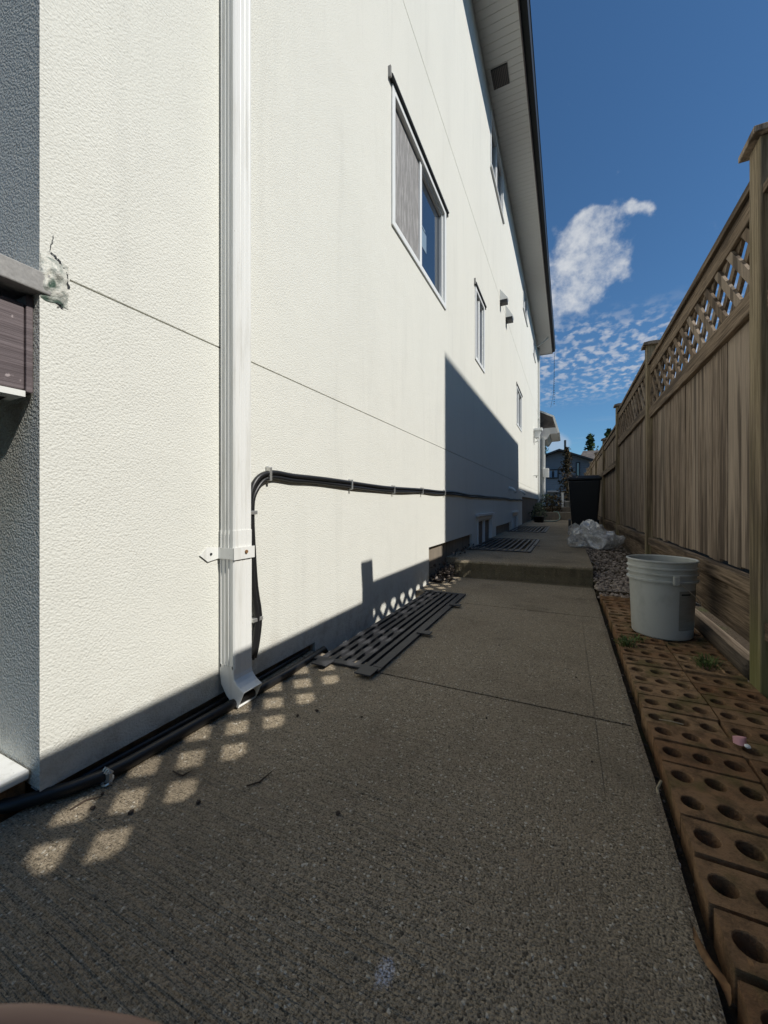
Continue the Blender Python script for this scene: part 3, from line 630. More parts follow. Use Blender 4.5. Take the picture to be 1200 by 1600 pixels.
clips = [((1.135, 0.776), 0, 'cable clip at the top of the bend'), ((1.04, 0.63), 1, 'cable clip on the vertical run, just below the bend'), ((1.068, 0.24), 1, 'cable clip on the vertical run, low near the ground shadow'),
 ((1.75, cz(1.75)-0.009), 0, 'cable clip on the level run, first after the bend'), ((2.30, cz(2.3)-0.009), 0, 'cable clip on the level run, second after the bend'), ((2.85, cz(2.85)-0.009), 0, 'cable clip on the level run, third after the bend'), ((3.46, cz(3.46)-0.009), 0, 'cable clip on the level run, at the edge of the big shadow')]
for (y, z), vert, lab in clips:
    w_, h_ = (0.024, 0.007) if vert else (0.006, 0.026)
    mb = MB().box(XW+0.0, XW+0.024, y-w_, y+w_, z-h_, z+h_)
    mb.box(XW, XW+0.006, y-w_-(0.006 if vert else 0), y+w_+(0.006 if vert else 0), z-h_-(0 if vert else 0.006), z+h_+(0 if vert else 0.004))
    tag(mb.build('cable_clip', M['clip'], bevel=0.002), 'small silver '+lab, 'clip', 'silver clips holding the black cables')
# hose lying along the base of the wall
pts = [Vector((-2.0, 0.20, 0.018)), Vector((-1.4, 0.30, 0.018))]
for (u, v) in ((-40, 1266), (15, 1258), (60, 1246), (110, 1231), (158, 1213), (200, 1192), (260, 1158), (320, 1124), (372, 1095), (415, 1071), (452, 1050)):
    d = ray(u, v); t = (CZ-0.018)/-d.z; pts.append(Vector((max(d.x*t, -1.6), d.y*t, 0.018)))
pts += [Vector((-1.0, 1.46, 0.0)), Vector((-1.0, 1.55, -0.12))]
tag(MB().tube(pts, 0.0145, 12).build('drain_pipe', M['rubber'], smooth=True), 'fat black flexible drain pipe lying along the foot of the wall', 'drain pipe')
tag(MB().tube([(-1.045, 0.47, 0.008), (-1.03, 0.8, 0.010), (-1.035, 1.1, 0.010), (-1.045, 1.4, 0.010)], 0.008, 8).build('cable', M['rubber'], smooth=True), 'thin black cable tucked between the drain pipe and the wall foot', 'cable')
cl = MB()
cc = ray(168, 1226)*1.0; cc = Vector((cc.x, cc.y, 0))*(CZ/-ray(168, 1226).z)
for k in range(3): cl.tube([cc+Vector((-0.012+0.008*k, -0.004, 0.028)), cc+Vector((-0.010+0.008*k, 0.0, 0.037)), cc+Vector((-0.006+0.008*k, 0.006, 0.028))], 0.0028, 6)
cl.tube([cc+Vector((0.012*math.cos(a), 0.010*math.sin(a), 0.010+0.006*math.sin(a))) for a in [j*0.6 for j in range(11)]], 0.003, 6)
cl.box(cc.x-0.012, cc.x+0.012, cc.y-0.003, cc.y+0.004, 0.004, 0.030)
tag(cl.build('pipe_clip', M['clip'], smooth=False), 'loose pale plastic clip standing on the concrete beside the drain pipe', 'clip')

# deck attached at the near corner
dk = thing('deck', (-1.3, 0.0, 0.9), 'dark plum painted deck edge with speckled grey rail at the far left', 'deck')
MB().box(-1.16, -1.033, -1.2, 0.452, 1.122, 1.168).build('rail', M['ledger'], dk, bevel=0.003)
MB().box(-1.12, -1.068, -1.2, 0.419, 0.91, 1.098).build('fascia_board', M['deckpaint'], dk, bevel=0.003)
MB().box(-1.13, -1.064, 0.420, 0.4325, 0.905, 1.118).build('end_trim', M['deckpaint'], dk, bevel=0.002)
MB().box(-1.13, -1.060, -1.2, 0.417, 0.893, 0.906).build('flashing', M['white'], dk)
MB().box(-2.5, -1.125, -1.2, 0.43, 1.0, 1.1).build('deck_floor', M['deckpaint'], dk)
MB().box(-6.5, -1.12, -2.2, 0.42, 3.9, 4.1).build('sky_blocker_slab', M['soffit'], H)  # added slab out of view, holds sky light off the front wall
MB().box(-1.22, -1.13, -2.2, -2.1, 1.1, 3.898).build('sky_blocker_post', M['deckpaint'], H)  # upright under the added slab, also out of view
MB().prism([(-1.2, 0.893), (0.40, 0.893), (0.33, 0.83), (0.29, 0.72), (-1.2, 0.70)], -1.20, -1.10, 'x').build('joist', M['dark'], dk)
mb = MB().box(-1.12, -1.094, 0.30, 0.36, 0.68, 0.78); mb.build('joist_hanger', M['iron'], dk, bevel=0.003)
MB().tube([(-1.093, 0.355, 0.70), (-1.075, 0.36, 0.70)], 0.010, 6).build('bolt', M['clip'], dk)
# torn caulk and stucco where the rail enters the wall
mb = MB(); n = 16; m_ = 12
for i in range(n+1):
    for j in range(m_+1):
        y = 0.430+0.055*i/n; z = 1.112+0.095*j/m_
        e = min(1, 4*min(i/n, 1-i/n))*min(1, 4*min(j/m_, 1-j/m_))
        hgt = e*(0.004+0.014*abs(noise.noise((y*40, z*40, 1)))+0.004*noise.noise((y*90, z*90, 5)))
        yy = max(Y0+0.001, y+0.006*noise.noise((y*30, z*45, 9))); z2 = z+0.008*noise.noise((y*40, z*30, 4))
        mb.v.append((XW+0.001+hgt, yy, z2))
for i in range(n):
    for j in range(m_): a = i*(m_+1)+j; mb.f.append((a, a+m_+1, a+m_+2, a+1))
mb.build('caulk', M['caulk'], H, smooth=True)
mb = MB()
for (p, q, w) in (((0.448, 1.222), (0.466, 1.214), 0.0022), ((0.466, 1.214), (0.482, 1.190), 0.003), ((0.482, 1.190), (0.486, 1.160), 0.003), ((0.478, 1.150), (0.474, 1.118), 0.0025), ((0.462, 1.120), (0.476, 1.106), 0.002), ((0.476, 1.120), (0.466, 1.106), 0.002), ((0.452, 1.225), (0.458, 1.262), 0.0007)):
    n_ = 6; pv = None
    for k in range(n_+1):
        t = k/n_; c = (p[0]+(q[0]-p[0])*t+0.002*random.uniform(-1, 1), p[1]+(q[1]-p[1])*t+0.002*random.uniform(-1, 1)); ww = w*random.uniform(0.6, 1.2)
        cur = ((XW+0.002, c[0]-ww, c[1]-ww*0.3), (XW+0.002, c[0]+ww, c[1]+ww*0.3))
        if pv: i = len(mb.v); mb.v += [pv[0], pv[1], cur[1], cur[0]]; mb.f.append((i, i+1, i+2, i+3))
        pv = cur
mb.build('crack', M['dark'], H)
# ledge with brick at the front
lg = thing('brick_ledge', (-1.4, 0.36, 0), 'white capped brick ledge at the foot of the front wall, bottom left', 'ledge')
MB().box(-2.2, -1.075, 0.355, 0.430, 0.052, 0.072).build('cap', M['white'], lg, bevel=0.003)
MB().box(-2.2, -1.085, 0.36, 0.428, -0.04, 0.0515).build('brickwork', M['brick'], lg, bevel=0.004)

# ---------------------------------------------------------------- window well grates
def grate(x0, x1, y0, y1, z, nb, lab, tabs, ext=()):
    t = thing('window_well_grate', ((x0+x1)/2, (y0+y1)/2, z), lab, 'grate', 'black iron grates over the basement window wells')
    mb = MB(); w = 0.034
    mb.box(x0, x1, y0, y0+w, z, z+0.008).box(x0, x1, y1-w, y1, z, z+0.008).box(x1-0.04, x1, y0+w+0.001, y1-w-0.001, z-0.001, z+0.009)
    mb.build('frame', M['iron'], t, bevel=0.0015)
    for k in range(nb):
        c = x0+0.03+(x1-0.10-x0)*k/(nb-1)
        MB().box(c-0.012, c+0.012, y0+w+0.0005, y1-w-0.0005, z-0.012, z+0.005).build('bar', M['iron'], t, bevel=0.0015)
    for (yy) in tabs: MB().box(x1-0.02, x1+0.05, yy-0.022, yy+0.022, z+0.0095, z+0.015).build('tab', M['iron'], t, bevel=0.001)
    for (xx, yy) in ext: MB().box(xx-0.035, xx+0.035, yy-0.04, yy+0.03, z+0.0095, z+0.015).build('tab', M['iron'], t, bevel=0.001)
    return t
g = grate(-0.968, -0.662, 1.335, 2.77, 0.004, 6, 'largest black grate in dappled sun at the foot of the wall, nearest the downspout', (1.83, 2.42), ((-0.90, 1.315), (-0.70, 1.315)))
grate(-1.02, -0.345, 4.30, 5.88, ZU+0.004, 10, 'black grate on the raised path in front of the nearer basement window', (4.95,))
grate(-1.02, -0.345, 7.45, 9.45, ZU+0.004, 9, 'farthest black grate, in front of the farther basement window', ())
# rubble by the step and the torn stucco end
mb = MB()
for k in range(150):
    y = random.uniform(3.10, 3.6); x = random.uniform(-1.06, -0.93); z = random.uniform(0.0, 0.10)*(0.3+0.7*(y-3.0)/0.6)
    stone(mb, (x, y, z), random.uniform(0.008, 0.025))
for k in range(130): mb.leaf((random.uniform(-1.03, -0.86), random.uniform(3.05, 3.6), random.uniform(0.02, 0.14)), random.uniform(0.01, 0.025))
for k in range(60): mb.leaf((random.uniform(-1.04, -0.95), random.uniform(3.6, 4.6), ZU+random.uniform(0.005, 0.05)), random.uniform(0.01, 0.02))
tag(mb.build('rubble', M['rubble'], recalc=False), 'dark heap of rubble and dead leaves in the corner between wall and step', 'rubble', kind='stuff')
mb = MB(); n = 10
for i in range(n+1):
    for j in range(n+1):
        z = 0.02+0.27*i/n; y = 3.05+0.035*j/n
        mb.v.append((XW-0.02-0.02*j/n+0.010*noise.noise((z*30, y*60, 2)), y+0.012*noise.noise((z*25, 1, 0)), z))
for i in range(n):
    for j in range(n): a = i*(n+1)+j; mb.f.append((a, a+1, a+n+2, a+n+1))
mb.build('torn_edge', M['caulk'], H, smooth=True)

# ---------------------------------------------------------------- bricks
def brick_mesh():
    mb = MB(); L, Wd, Hh = 0.189, 0.0885, 0.058; nh = 16
    cell = L/3
    for c in range(3):
        cx = -L/2+cell*(c+0.5); ring0 = []; r = 0.0205
        # square boundary points matched to circle points
        for j in range(nh):
            a = 2*math.pi*(j+0.5)/nh; ca, sa = math.cos(a), math.sin(a); k = 1/max(abs(ca), abs(sa))
            bx, by = ca*k*cell/2, sa*k*Wd/2
            ring0.append(((cx+bx, by, Hh), (cx+r*1.08*ca, r*1.08*sa, Hh), (cx+r*ca, r*sa, Hh-0.0015), (cx+r*ca, r*sa, 0.004)))
        i = len(mb.v)
        for q in ring0: mb.v.extend(q)
        for j in range(nh):
            a = i+4*j; d = i+4*((j+1) % nh)
            for t in range(3): mb.f.append((a+t, d+t, d+t+1, a+t+1))
        mb.f.append(tuple(i+4*j+3 for j in range(nh)))
        # corner fills of the cell
        for (jx) in (1, 5, 9, 13):
            pa = Vector(ring0[jx][0]); pb = Vector(ring0[(jx+1) % nh][0])
            cxn = cx+math.copysign(cell/2, pa.x-cx); cyn = math.copysign(Wd/2, pa.y)
            i2 = len(mb.v); mb.v += [tuple(pa), (cxn, cyn, Hh), tuple(pb)]; mb.f.append((i2, i2+1, i2+2))
    x0, x1, y0, y1 = -L/2, L/2, -Wd/2, Wd/2; i = len(mb.v)
    mb.v += [(x0, y0, 0), (x1, y0, 0), (x1, y1, 0), (x0, y1, 0), (x0, y0, Hh), (x1, y0, Hh), (x1, y1, Hh), (x0, y1, Hh)]
    mb.f += [(i, i+1, i+5, i+4), (i+1, i+2, i+6, i+5), (i+2, i+3, i+7, i+6), (i+3, i, i+4, i+7)]
    return mb
bm0 = brick_mesh(); me = bpy.data.meshes.new('brick'); me.from_pydata(bm0.v, [], bm0.f); me.materials.append(M['brick'])
import bmesh as _b
bb = _b.new(); bb.from_mesh(me); _b.ops.remove_doubles(bb, verts=bb.verts, dist=0.00005); _b.ops.recalc_face_normals(bb, faces=bb.faces); bb.to_mesh(me); bb.free()
b0 = bpy.data.objects.new('brick', me)
mod = b0.modifiers.new('bevel', 'BEVEL'); mod.width = 0.0025; mod.segments = 2; mod.limit_method = 'ANGLE'; mod.angle_limit = R(60)
ordn = ['first', 'second', 'third', 'fourth', 'fifth', 'sixth', 'seventh', 'eighth', 'ninth', 'tenth', 'eleventh', 'twelfth', 'thirteenth', 'fourteenth', 'fifteenth', 'sixteenth', 'seventeenth', 'eighteenth', 'nineteenth', 'twentieth']
y = 3.12; row = 0; first = True; rnd = random.Random(3); xl = 0.0; gap = 0
rows = []
while y > 0.30:
    rows.append(y)
    g_ = 0.0925 if row % 2 == 0 else 0.0975
    if y < 0.95: g_ = 0.103
    y -= g_; row += 1
for r_i, y in enumerate(rows):
    if r_i % 2 == 0: xl = rnd.uniform(-0.006, 0.006); zl = rnd.uniform(-0.004, 0.004)
    tilt = R(rnd.uniform(-1.8, 1.8))
    if y < 0.9: xl = -0.020*(0.9-y)+rnd.uniform(-0.003, 0.003)
    for c_i, cx in enumerate((0.309, 0.503)):
        o = b0 if first else b0.copy(); C.objects.link(o); first = False
        o.location = (cx+xl+rnd.uniform(-0.0015, 0.0015), y, -0.040+zl+rnd.uniform(-0.0035, 0.0035)); o.rotation_euler = (tilt, R(rnd.uniform(-.9, .9)), R(rnd.uniform(-1.1, 1.1)))
        k = r_i if r_i < 16 else len(rows)-1-r_i
        ref = 'row from the gravel end' if r_i < 16 else 'row from the bottom of the photo'
        tag(o, 'brown three-hole clay brick %s, %s %s' % (('on the path side', 'on the fence side')[c_i], ordn[k], ref), 'brick', 'holed clay bricks paving the strip between path and fence')

# ---------------------------------------------------------------- fence
F = thing('wooden_fence', (0.65, 6.0, 0.0), 'tall weathered brown board fence with diagonal lattice top on the right', 'fence')
FX = 0.60; FI = 0.622
PY = [-2.05, 0.13, 1.795, 3.88, 6.08, 8.25, 10.4, 12.55, 14.7, 16.9]  # second post is out of view, shifted to block a stray sun patch
PT = [1.90, 1.90, 1.975, 2.03, 2.03, 1.90, 1.90, 1.90, 1.90, 1.90]
SEG = {0: -0.12, 1: -0.095, 2: 0.0, 3: 0.065, 4: -0.08, 5: -0.06, 6: -0.05, 7: -0.05, 8: -0.05}
for k, y in enumerate(PY):
    zt = PT[k]; zbm = -0.04 if y < 3 else 0.08
    po = MB().box(FX, FX+0.089, y-0.0445, y+0.0445, zbm, zt-0.045).build('post', M['post'], F, bevel=0.004)
    mb = MB(); a, c2 = 0.024, 0.089/2; cx, cy = FX+c2, y
    mb.box(cx-c2-a, cx+c2+a, cy-c2-a, cy+c2+a, zt-0.045, zt-0.022)
    i = len(mb.v); e = c2+a-0.004
    mb.v += [(cx-e, cy-e, zt-0.0215), (cx+e, cy-e, zt-0.0215), (cx+e, cy+e, zt-0.0215), (cx-e, cy+e, zt-0.0215), (cx-0.02, cy-0.02, zt), (cx+0.02, cy-0.02, zt), (cx+0.02, cy+0.02, zt), (cx-0.02, cy+0.02, zt)]
    mb.f += [(i, i+1, i+5, i+4), (i+1, i+2, i+6, i+5), (i+2, i+3, i+7, i+6), (i+3, i, i+4, i+7), (i+4, i+5, i+6, i+7)]
    mb.build('cap', M['wood'], po, bevel=0.003)
def lattice(y0, y1, z0, z1):
    mb = MB(); per = 0.155; w = 0.0197*math.sqrt(2); hh = z1-z0
    for layer, sgn in ((FI+0.006, 1), (FI+0.0185, -1)):
        k = -int(hh/per)-2; s0 = y0-hh-0.1
        c = math.floor(s0/per)*per
        while c < y1+hh+0.1:
            # slat: y = c + sgn*(z-z0), clipped to the rectangle
            poly = [(c-w, z0), (c+w, z0), (c+w+sgn*hh, z1), (c-w+sgn*hh, z1)]
            def clip(P_, yv, keep):
                out_ = []
                for a in range(len(P_)):
                    p, q = P_[a], P_[(a+1) % len(P_)]; ip = (p[0]-yv)*keep >= 0; iq = (q[0]-yv)*keep >= 0
                    if ip: out_.append(p)
                    if ip != iq: t = (yv-p[0])/(q[0]-p[0]); out_.append((yv, p[1]+t*(q[1]-p[1])))
                return out_
            poly = clip(poly, y0, 1)
            if len(poly) > 2: poly = clip(poly, y1, -1)
            if len(poly) > 2: mb.prism(poly, layer, layer+0.012, 'x')
            c += per
    return mb
rb = random.Random(5)
for k in range(len(PY)-1):
    a, c = PY[k]+0.0455, PY[k+1]-0.0455; s = SEG[k]+0.02; gz = -0.03 if c < 3 else 0.10
    if k == 1: c2_ = c
    MB().box(FI-0.016, FI+0.066, a, c, 1.800+s, 1.832+s).build('top_rail', M['rail'], F, bevel=0.003)
    MB().box(FI+0.0, FI+0.040, a, c, 1.715+s, 1.799+s).build('upper_rail', M['rail'], F, bevel=0.003)
    top_b = 1.714 if k >= 4 else 1.357
    if k < 4: MB().box(FI-0.006, FI+0.044, a, c, 1.358+s, (1.466 if k == 1 else 1.440)+s).build('middle_rail', M['rail'], F, bevel=0.003)
    if k < 4: lattice(a, c, 1.4405+s, 1.7145+s).build('lattice', M['lattice'], F)
    for (ya, yb_) in ((a, a+0.03), (c-0.03, c)) if k < 4 else (): MB().box(FI+0.002, FI+0.038, ya, yb_, 1.4407+s, 1.7143+s).build('lattice_stile', M['rail'], F)
    mb = MB(); y = a; j = 0
    while y < c-0.01:
        w = min(rb.choice((0.062, 0.085, 0.09, 0.12, 0.14))+rb.uniform(-.005, .005), c-y); dx = rb.uniform(0, 0.006)
        if w > 0.012: mb.box(FI+0.014+dx, FI+0.030+dx, y+0.0019, y+w-0.0019, gz+0.30+rb.uniform(-0.010, 0.008), top_b+s)
        y += w; j += 1
    mb.build('boards', M['wood'], F, bevel=0.002, seg=1)
    MB().box(FI+0.0305+0.0075, FI+0.048, a, c, gz+0.31, 1.355+s).build('backing', M['dark_wood'], F)
    MB().box(FI-0.012, FI+0.028, a, c, gz+0.225, gz+0.285).build('bottom_rail', M['rail'], F, bevel=0.003)
    MB().box(FI+0.008, FI+0.032, a, c, gz+0.03, gz+0.222).build('kickboard', M['rail'], F, bevel=0.003)
    if k >= 4: MB().box(FI-0.03, FI+0.013, a, c, 1.18, 1.26).build('cross_rail', M['rail'], F, bevel=0.003)
MB().box(FX+0.09, FX+0.11, PY[2]-0.066, PY[2]+0.066, -0.03, 1.925).build('shadow_widener', M['post'], F)  # added hidden board, makes the cast shadow of this post wider
tb = MB().tube([(0.625, 1.855+j*0.3, 0.045+0.004*math.sin(j)) for j in range(0, 7)], 0.040, 14)
tag(tb.build('landscape_timber', M['timber'], smooth=True, bevel=0.0), 'round weathered landscape timber lying along the foot of the fence behind the bucket', 'timber')

# ---------------------------------------------------------------- bucket
bc = Vector((0.422, 2.31, 0.023)); bk = thing('bucket', bc, 'pale grey plastic pail with ribbed rim and faded label standing on the bricks', 'bucket')
prof = [(0.0, 0.002), (0.118, 0.0), (0.124, 0.006), (0.1265, 0.05), (0.133, 0.215), (0.1345, 0.262), (0.1345, 0.268), (0.146, 0.270), (0.1465, 0.278), (0.1375, 0.281), (0.138, 0.300), (0.1455, 0.302), (0.146, 0.308), (0.139, 0.311), (0.1395, 0.328), (0.146, 0.330), (0.146, 0.336), (0.140, 0.339), (0.141, 0.360), (0.1475, 0.363), (0.1475, 0.369), (0.143, 0.371), (0.137, 0.366), (0.132, 0.27), (0.120, 0.02), (0.0, 0.015)]
mb = MB().lathe(prof, bc, 56); mb.build('body', M['bucket'], bk, smooth=True).modifiers.new('e', 'EDGE_SPLIT').split_angle = R(35)
def on_bucket(ang, r, z): return bc+Vector((r*math.cos(ang), r*math.sin(ang), z))
for ang in (R(-78), R(102)):
    d = Vector((math.cos(ang), math.sin(ang), 0)); t = Vector((-d.y, d.x, 0))
    MB().obox(on_bucket(ang, 0.148, 0.285), d*0.009, t*0.013, (0, 0, 0.022)).build('handle_ear', M['bucket'], bk, bevel=0.005)
mb = MB(); n = 14
for k in range(n+1):
    ang = R(-78)+R(8)+R(50)*k/n
    for (z, rr) in ((0.05, 0.1275), (0.235, 0.1347)): mb.v.append(tuple(on_bucket(ang, rr, z)))
for k in range(n): mb.f.append((2*k, 2*k+2, 2*k+3, 2*k+1))
lb = mb.build('label', M['bucketlabel'], bk, smooth=True, recalc=False)
mb = MB()
for k in range(9):
    ang = R(-66)+R(20)*k/8
    for (z, rr) in ((0.214, 0.1348), (0.222, 0.1351)): mb.v.append(tuple(on_bucket(ang, rr, z)))
for k in range(8): mb.f.append((2*k, 2*k+2, 2*k+3, 2*k+1))
mb.build('label_stripe', M['dark'], lb, recalc=False)
# wire bail hanging on the far side
pts = []
for k in range(21):
    a = R(102)-R(180)*k/20*1.0
    r_ = 0.152; q = Vector((math.cos(R(102)), math.sin(R(102)), 0)); s_ = Vector((math.cos(R(12)), math.sin(R(12)), 0))
    th = math.pi*k/20; pts.append(bc+q*0.152*math.cos(th)+s_*(0.152+0.0)*math.sin(th)+Vector((0, 0, 0.285-0.13*math.sin(th))))
MB().tube(pts, 0.002, 6).build('handle_wire', M['clip'], bk, smooth=True)

# ---------------------------------------------------------------- bag
cen = Vector((0.29, 5.1, ZU+0.012)); mb = MB()
def lump(d):
    lobes = ((Vector((-0.05, 0.05, 0.12)), 0.19), (Vector((-0.17, 0.0, 0.07)), 0.12), (Vector((0.13, 0.02, 0.08)), 0.14), (Vector((0.21, -0.05, 0.11)), 0.09), (Vector((0.05, -0.08, 0.06)), 0.13))
    best = 0
    for c, r in lobes:
        bq = d.dot(c); disc = bq*bq-c.dot(c)+r*r
        if disc > 0: best = max(best, bq+math.sqrt(disc))
    return max(best, 0.06)
rg_ = random.Random(11)
for layer, sc in enumerate((0.90, 0.74)):       # nested films of the bag, puckered into sharp folds
    i0 = len(mb.v); nu, nv = 84, 40
    for i in range(nv+1):
        for j in range(nu):
            th = math.pi*i/nv; ph = 2*math.pi*j/nu
            d = Vector((math.sin(th)*math.cos(ph), math.sin(th)*math.sin(ph), math.cos(th))); q = d*lump(d)
            o_ = Vector((layer*7.3, layer*2.1, 0))
            r_ = lump(d)*sc*(1.17-0.62*abs(noise.noise(q*7+o_))-0.16*abs(noise.noise(q*16+o_)))
            p = cen+d*r_; mb.v.append((p.x, p.y, max(p.z, ZU+0.003+0.002*layer)))
    for i in range(nv):
        for j in range(nu):
            a = i0+i*nu+j; c = i0+i*nu+(j+1) % nu; mb.f.append((a, c, c+nu, a+nu))
for k in range(7):                                    # loose flaps of film standing off the heap
    i0 = len(mb.v); a0 = Vector((rg_.uniform(-0.22, 0.2), rg_.uniform(-0.12, 0.02), rg_.uniform(0.02, 0.14))); dr = rg_.uniform(-0.8, 0.8); L = rg_.uniform(0.10, 0.2); n = 12
    for i in range(n+1):
        for j in range(n+1):
            s_, t_ = i/n-0.5, j/n
            nn = 0.03*noise.noise((s_*5+k*3, t_*4, k)); p = cen+a0+Vector((s_*L*math.cos(dr), s_*L*math.sin(dr)-0.05*t_+nn, t_*L*(0.9-abs(s_)*0.6)+0.02*noise.noise((s_*9, k, 2))))
            mb.v.append((p.x, p.y, max(p.z, ZU+0.004)))
    for i in range(n):
        for j in range(n): a = i0+i*(n+1)+j; mb.f.append((a, a+1, a+n+2, a+n+1))
o = mb.build('plastic_bag', M['bag'], smooth=True, recalc=False); tag(o, 'crumpled clear plastic bag lying at the path edge in front of the black bin', 'plastic bag')

# ---------------------------------------------------------------- wheelie bin
bn = thing('wheelie_bin', (0.33, 8.6, 0.14), 'tall black wheelie bin standing against the fence behind the plastic bag', 'wheelie bin')
yb = 8.35; z0 = 0.15
def taper(mb, x0, x1, y0, y1, za, X0, X1, Y0_, Y1_, zc):
    i = len(mb.v); mb.v += [(x0, y0, za), (x1, y0, za), (x1, y1, za), (x0, y1, za), (X0, Y0_, zc), (X1, Y0_, zc), (X1, Y1_, zc), (X0, Y1_, zc)]
    mb.f += [tuple(i+k for k in q) for q in ((0,3,2,1),(4,5,6,7),(0,1,5,4),(1,2,6,5),(2,3,7,6),(3,0,4,7))]
mb = MB(); taper(mb, 0.09, 0.52, yb+0.08, yb+0.55, z0+0.06, 0.02, 0.585, yb, yb+0.68, z0+0.98); mb.build('body', M['bin'], bn, bevel=0.03, seg=3)
MB().box(0.0, 0.60, yb-0.02, yb+0.70, z0+0.982, z0+1.01).build('rim', M['bin'], bn, bevel=0.01)
mb = MB(); taper(mb, -0.005, 0.605, yb-0.03, yb+0.71, z0+1.011, 0.05, 0.55, yb+0.05, yb+0.62, z0+1.07); mb.build('lid', M['bin'], bn, bevel=0.015)
MB().tube([(0.02, yb+0.74, z0+1.02), (0.58, yb+0.74, z0+1.02)], 0.016, 8).build('handle', M['bin'], bn, smooth=True)
for x in (0.05, 0.56): MB().tube([(x-0.025, yb+0.56, z0+0.1), (x+0.025, yb+0.56, z0+0.1)], 0.1, 20).build('wheel', M['rubber'], bn)
mb = MB()
for k in range(60): mb.leaf((random.gauss(0.03, 0.05), yb-0.0+random.uniform(-0.04, 0.2), z0+1.0+random.uniform(0.02, 0.10)), random.uniform(0.015, 0.035))
for k in range(50): mb.leaf((random.uniform(0.05, 0.58), yb+random.uniform(0, 0.5), z0+1.07+random.uniform(0.0, 0.03)), random.uniform(0.012, 0.025))
tag(mb.build('dead_leaves', M['stone'], recalc=False), 'dry leaves scattered on top of the black bin', 'leaves', kind='stuff')

# ---------------------------------------------------------------- weeds, litter
def tuft(x, y, z, n, hgt, lab):
    mb = MB()
    for k in range(n):
        a = random.random()*6.28; r = random.random()*0.045; l = hgt*random.uniform(0.4, 1.1); d = Vector((math.cos(a), math.sin(a), 0)); p = Vector((x, y, z))+d*r
        t = Vector((-d.y, d.x, 0))*0.0016; q = p+d*l*0.3+Vector((0, 0, l*0.7)); e = p+d*l*0.8+Vector((0, 0, l*0.75)); i = len(mb.v)
        mb.v += [tuple(p-t), tuple(p+t), tuple(q+t), tuple(q-t), tuple(e)]; mb.f += [(i, i+1, i+2, i+3), (i+3, i+2, i+4)]
    for k in range(n//2): mb.leaf((x+random.gauss(0, .02), y+random.gauss(0, .02), z+random.uniform(0.002, hgt*0.5)), 0.006)
    tag(mb.build('weed_tuft', M['grass'], recalc=False), lab, 'weed', 'weeds growing between the bricks')
tuft(0.243, 2.06, 0.015, 90, 0.045, 'low mossy weed at the path side of the bricks, in front of the bucket')
tuft(0.50, 1.93, 0.015, 90, 0.05, 'green weed by the foot of the fence, nearest the fence post')
tuft(0.30, 2.16, 0.015, 50, 0.03, 'small mossy weed at the front left foot of the bucket')
def gp(u, v, z=0.0): d = ray(u, v); t = (CZ-z)/-d.z; return Vector((d.x*t, d.y*t, z))
p = gp(1030, 1124, 0.03); q = gp(1068, 1132, 0.03)
tag(MB().tube([p, (p+q)/2+Vector((0, 0, 0.002)), q], 0.0016, 5).build('stick', M['straw']), 'thin pale straw lying across the bricks', 'stick')
mb = MB(); c = gp(1155, 1160, 0.03)
n = 8
for i in range(n+1):
    for j in range(n+1):
        s = i/n-0.5; t = j/n-0.5; w = 1-(2*s)**2*0.8
        mb.v.append((c.x+0.028*s, c.y+0.034*t*w, c.z+0.016*(1-(2*t)**2)+0.004*s))
for i in range(n):
    for j in range(n): a = i*(n+1)+j; mb.f.append((a, a+1, a+n+2, a+n+1))
tag(mb.build('petal', M['pink'], smooth=True), 'single pink petal lying on the holed bricks near the fence', 'petal')
mb = MB(); c = gp(1168, 1166, 0.035); stone(mb, c, 0.008); tag(mb.build('pebble', M['vinyl']), 'tiny white pebble beside the pink petal', 'pebble')
mb = MB(); c = gp(1112, 1515, 0.0); n = 14
for k in range(n+1):
    t = k/n; w = 0.007*math.sin(math.pi*min(1, t*0.93+0.05))+0.0008
    cx_ = c.x+0.005*math.sin(t*5)+0.012*(0.5-t); cy_ = c.y-0.045+0.09*t
    for q_ in range(4):
        s_2 = q_/3*2-1; mb.v.append((cx_+w*s_2+0.001*noise.noise((k*.9, q_*2, 0)), cy_+0.002*noise.noise((k*.7, q_, 3)), c.z+0.004+0.006*s_2*s_2*math.sin(t*6+1)+0.004*t))
for k in range(n):
    for q_ in range(3): a = 4*k+q_; mb.f.append((a, a+1, a+5, a+4))
tag(mb.build('curled_leaf', M['dryleaf'], smooth=True), 'curled brown dead leaf caught between slab edge and bricks at bottom right', 'leaf')
mb = MB(); c0 = gp(1027, 1232, 0.0); c1 = gp(1033, 1220, 0.02)
tag(MB().tube([c0-Vector((0, .02, .01)), c0, c1], 0.003, 6).build('twig', M['straw']), 'short pale twig standing in the gap beside the bricks', 'twig')
for (u, v, lab) in ((1045, 1308, 'white pebble in the gap between slab and bricks'), (1058, 1350, 'small grey pebble in the gap nearer the camera')):
    mb = MB(); stone(mb, gp(u, v, -0.01), 0.007); tag(mb.build('pebble', M['vinyl'], smooth=True), lab, 'pebble')
for (pp, lab) in ((((385, 1228), (405, 1222), (425, 1205)), 'bent dark twig on the concrete right of the sun patches'), (((110, 1265), (135, 1250), (160, 1244)), 'thin dark twig in the nearest sun patch'), (((270, 1205), (285, 1212), (300, 1204)), 'tiny twig crossing a sun patch')):
    pts = [gp(*a, 0.003) for a in pp]; tag(MB().tube(pts, [0.0016, 0.0022, 0.001], 5).build('twig', M['twig']), lab, 'twig')
mb = MB(); rl = random.Random(9)
spots = [(205, 1268, .006), (310, 1253, .007), (160, 1240, .005), (495, 1110, .007), (465, 1118, .005), (528, 1270, .005), (145, 1262, .006), (565, 1120, .004), (760, 1122, .004), (925, 1190, .003), (780, 1008, .004), (900, 1058, .004)]
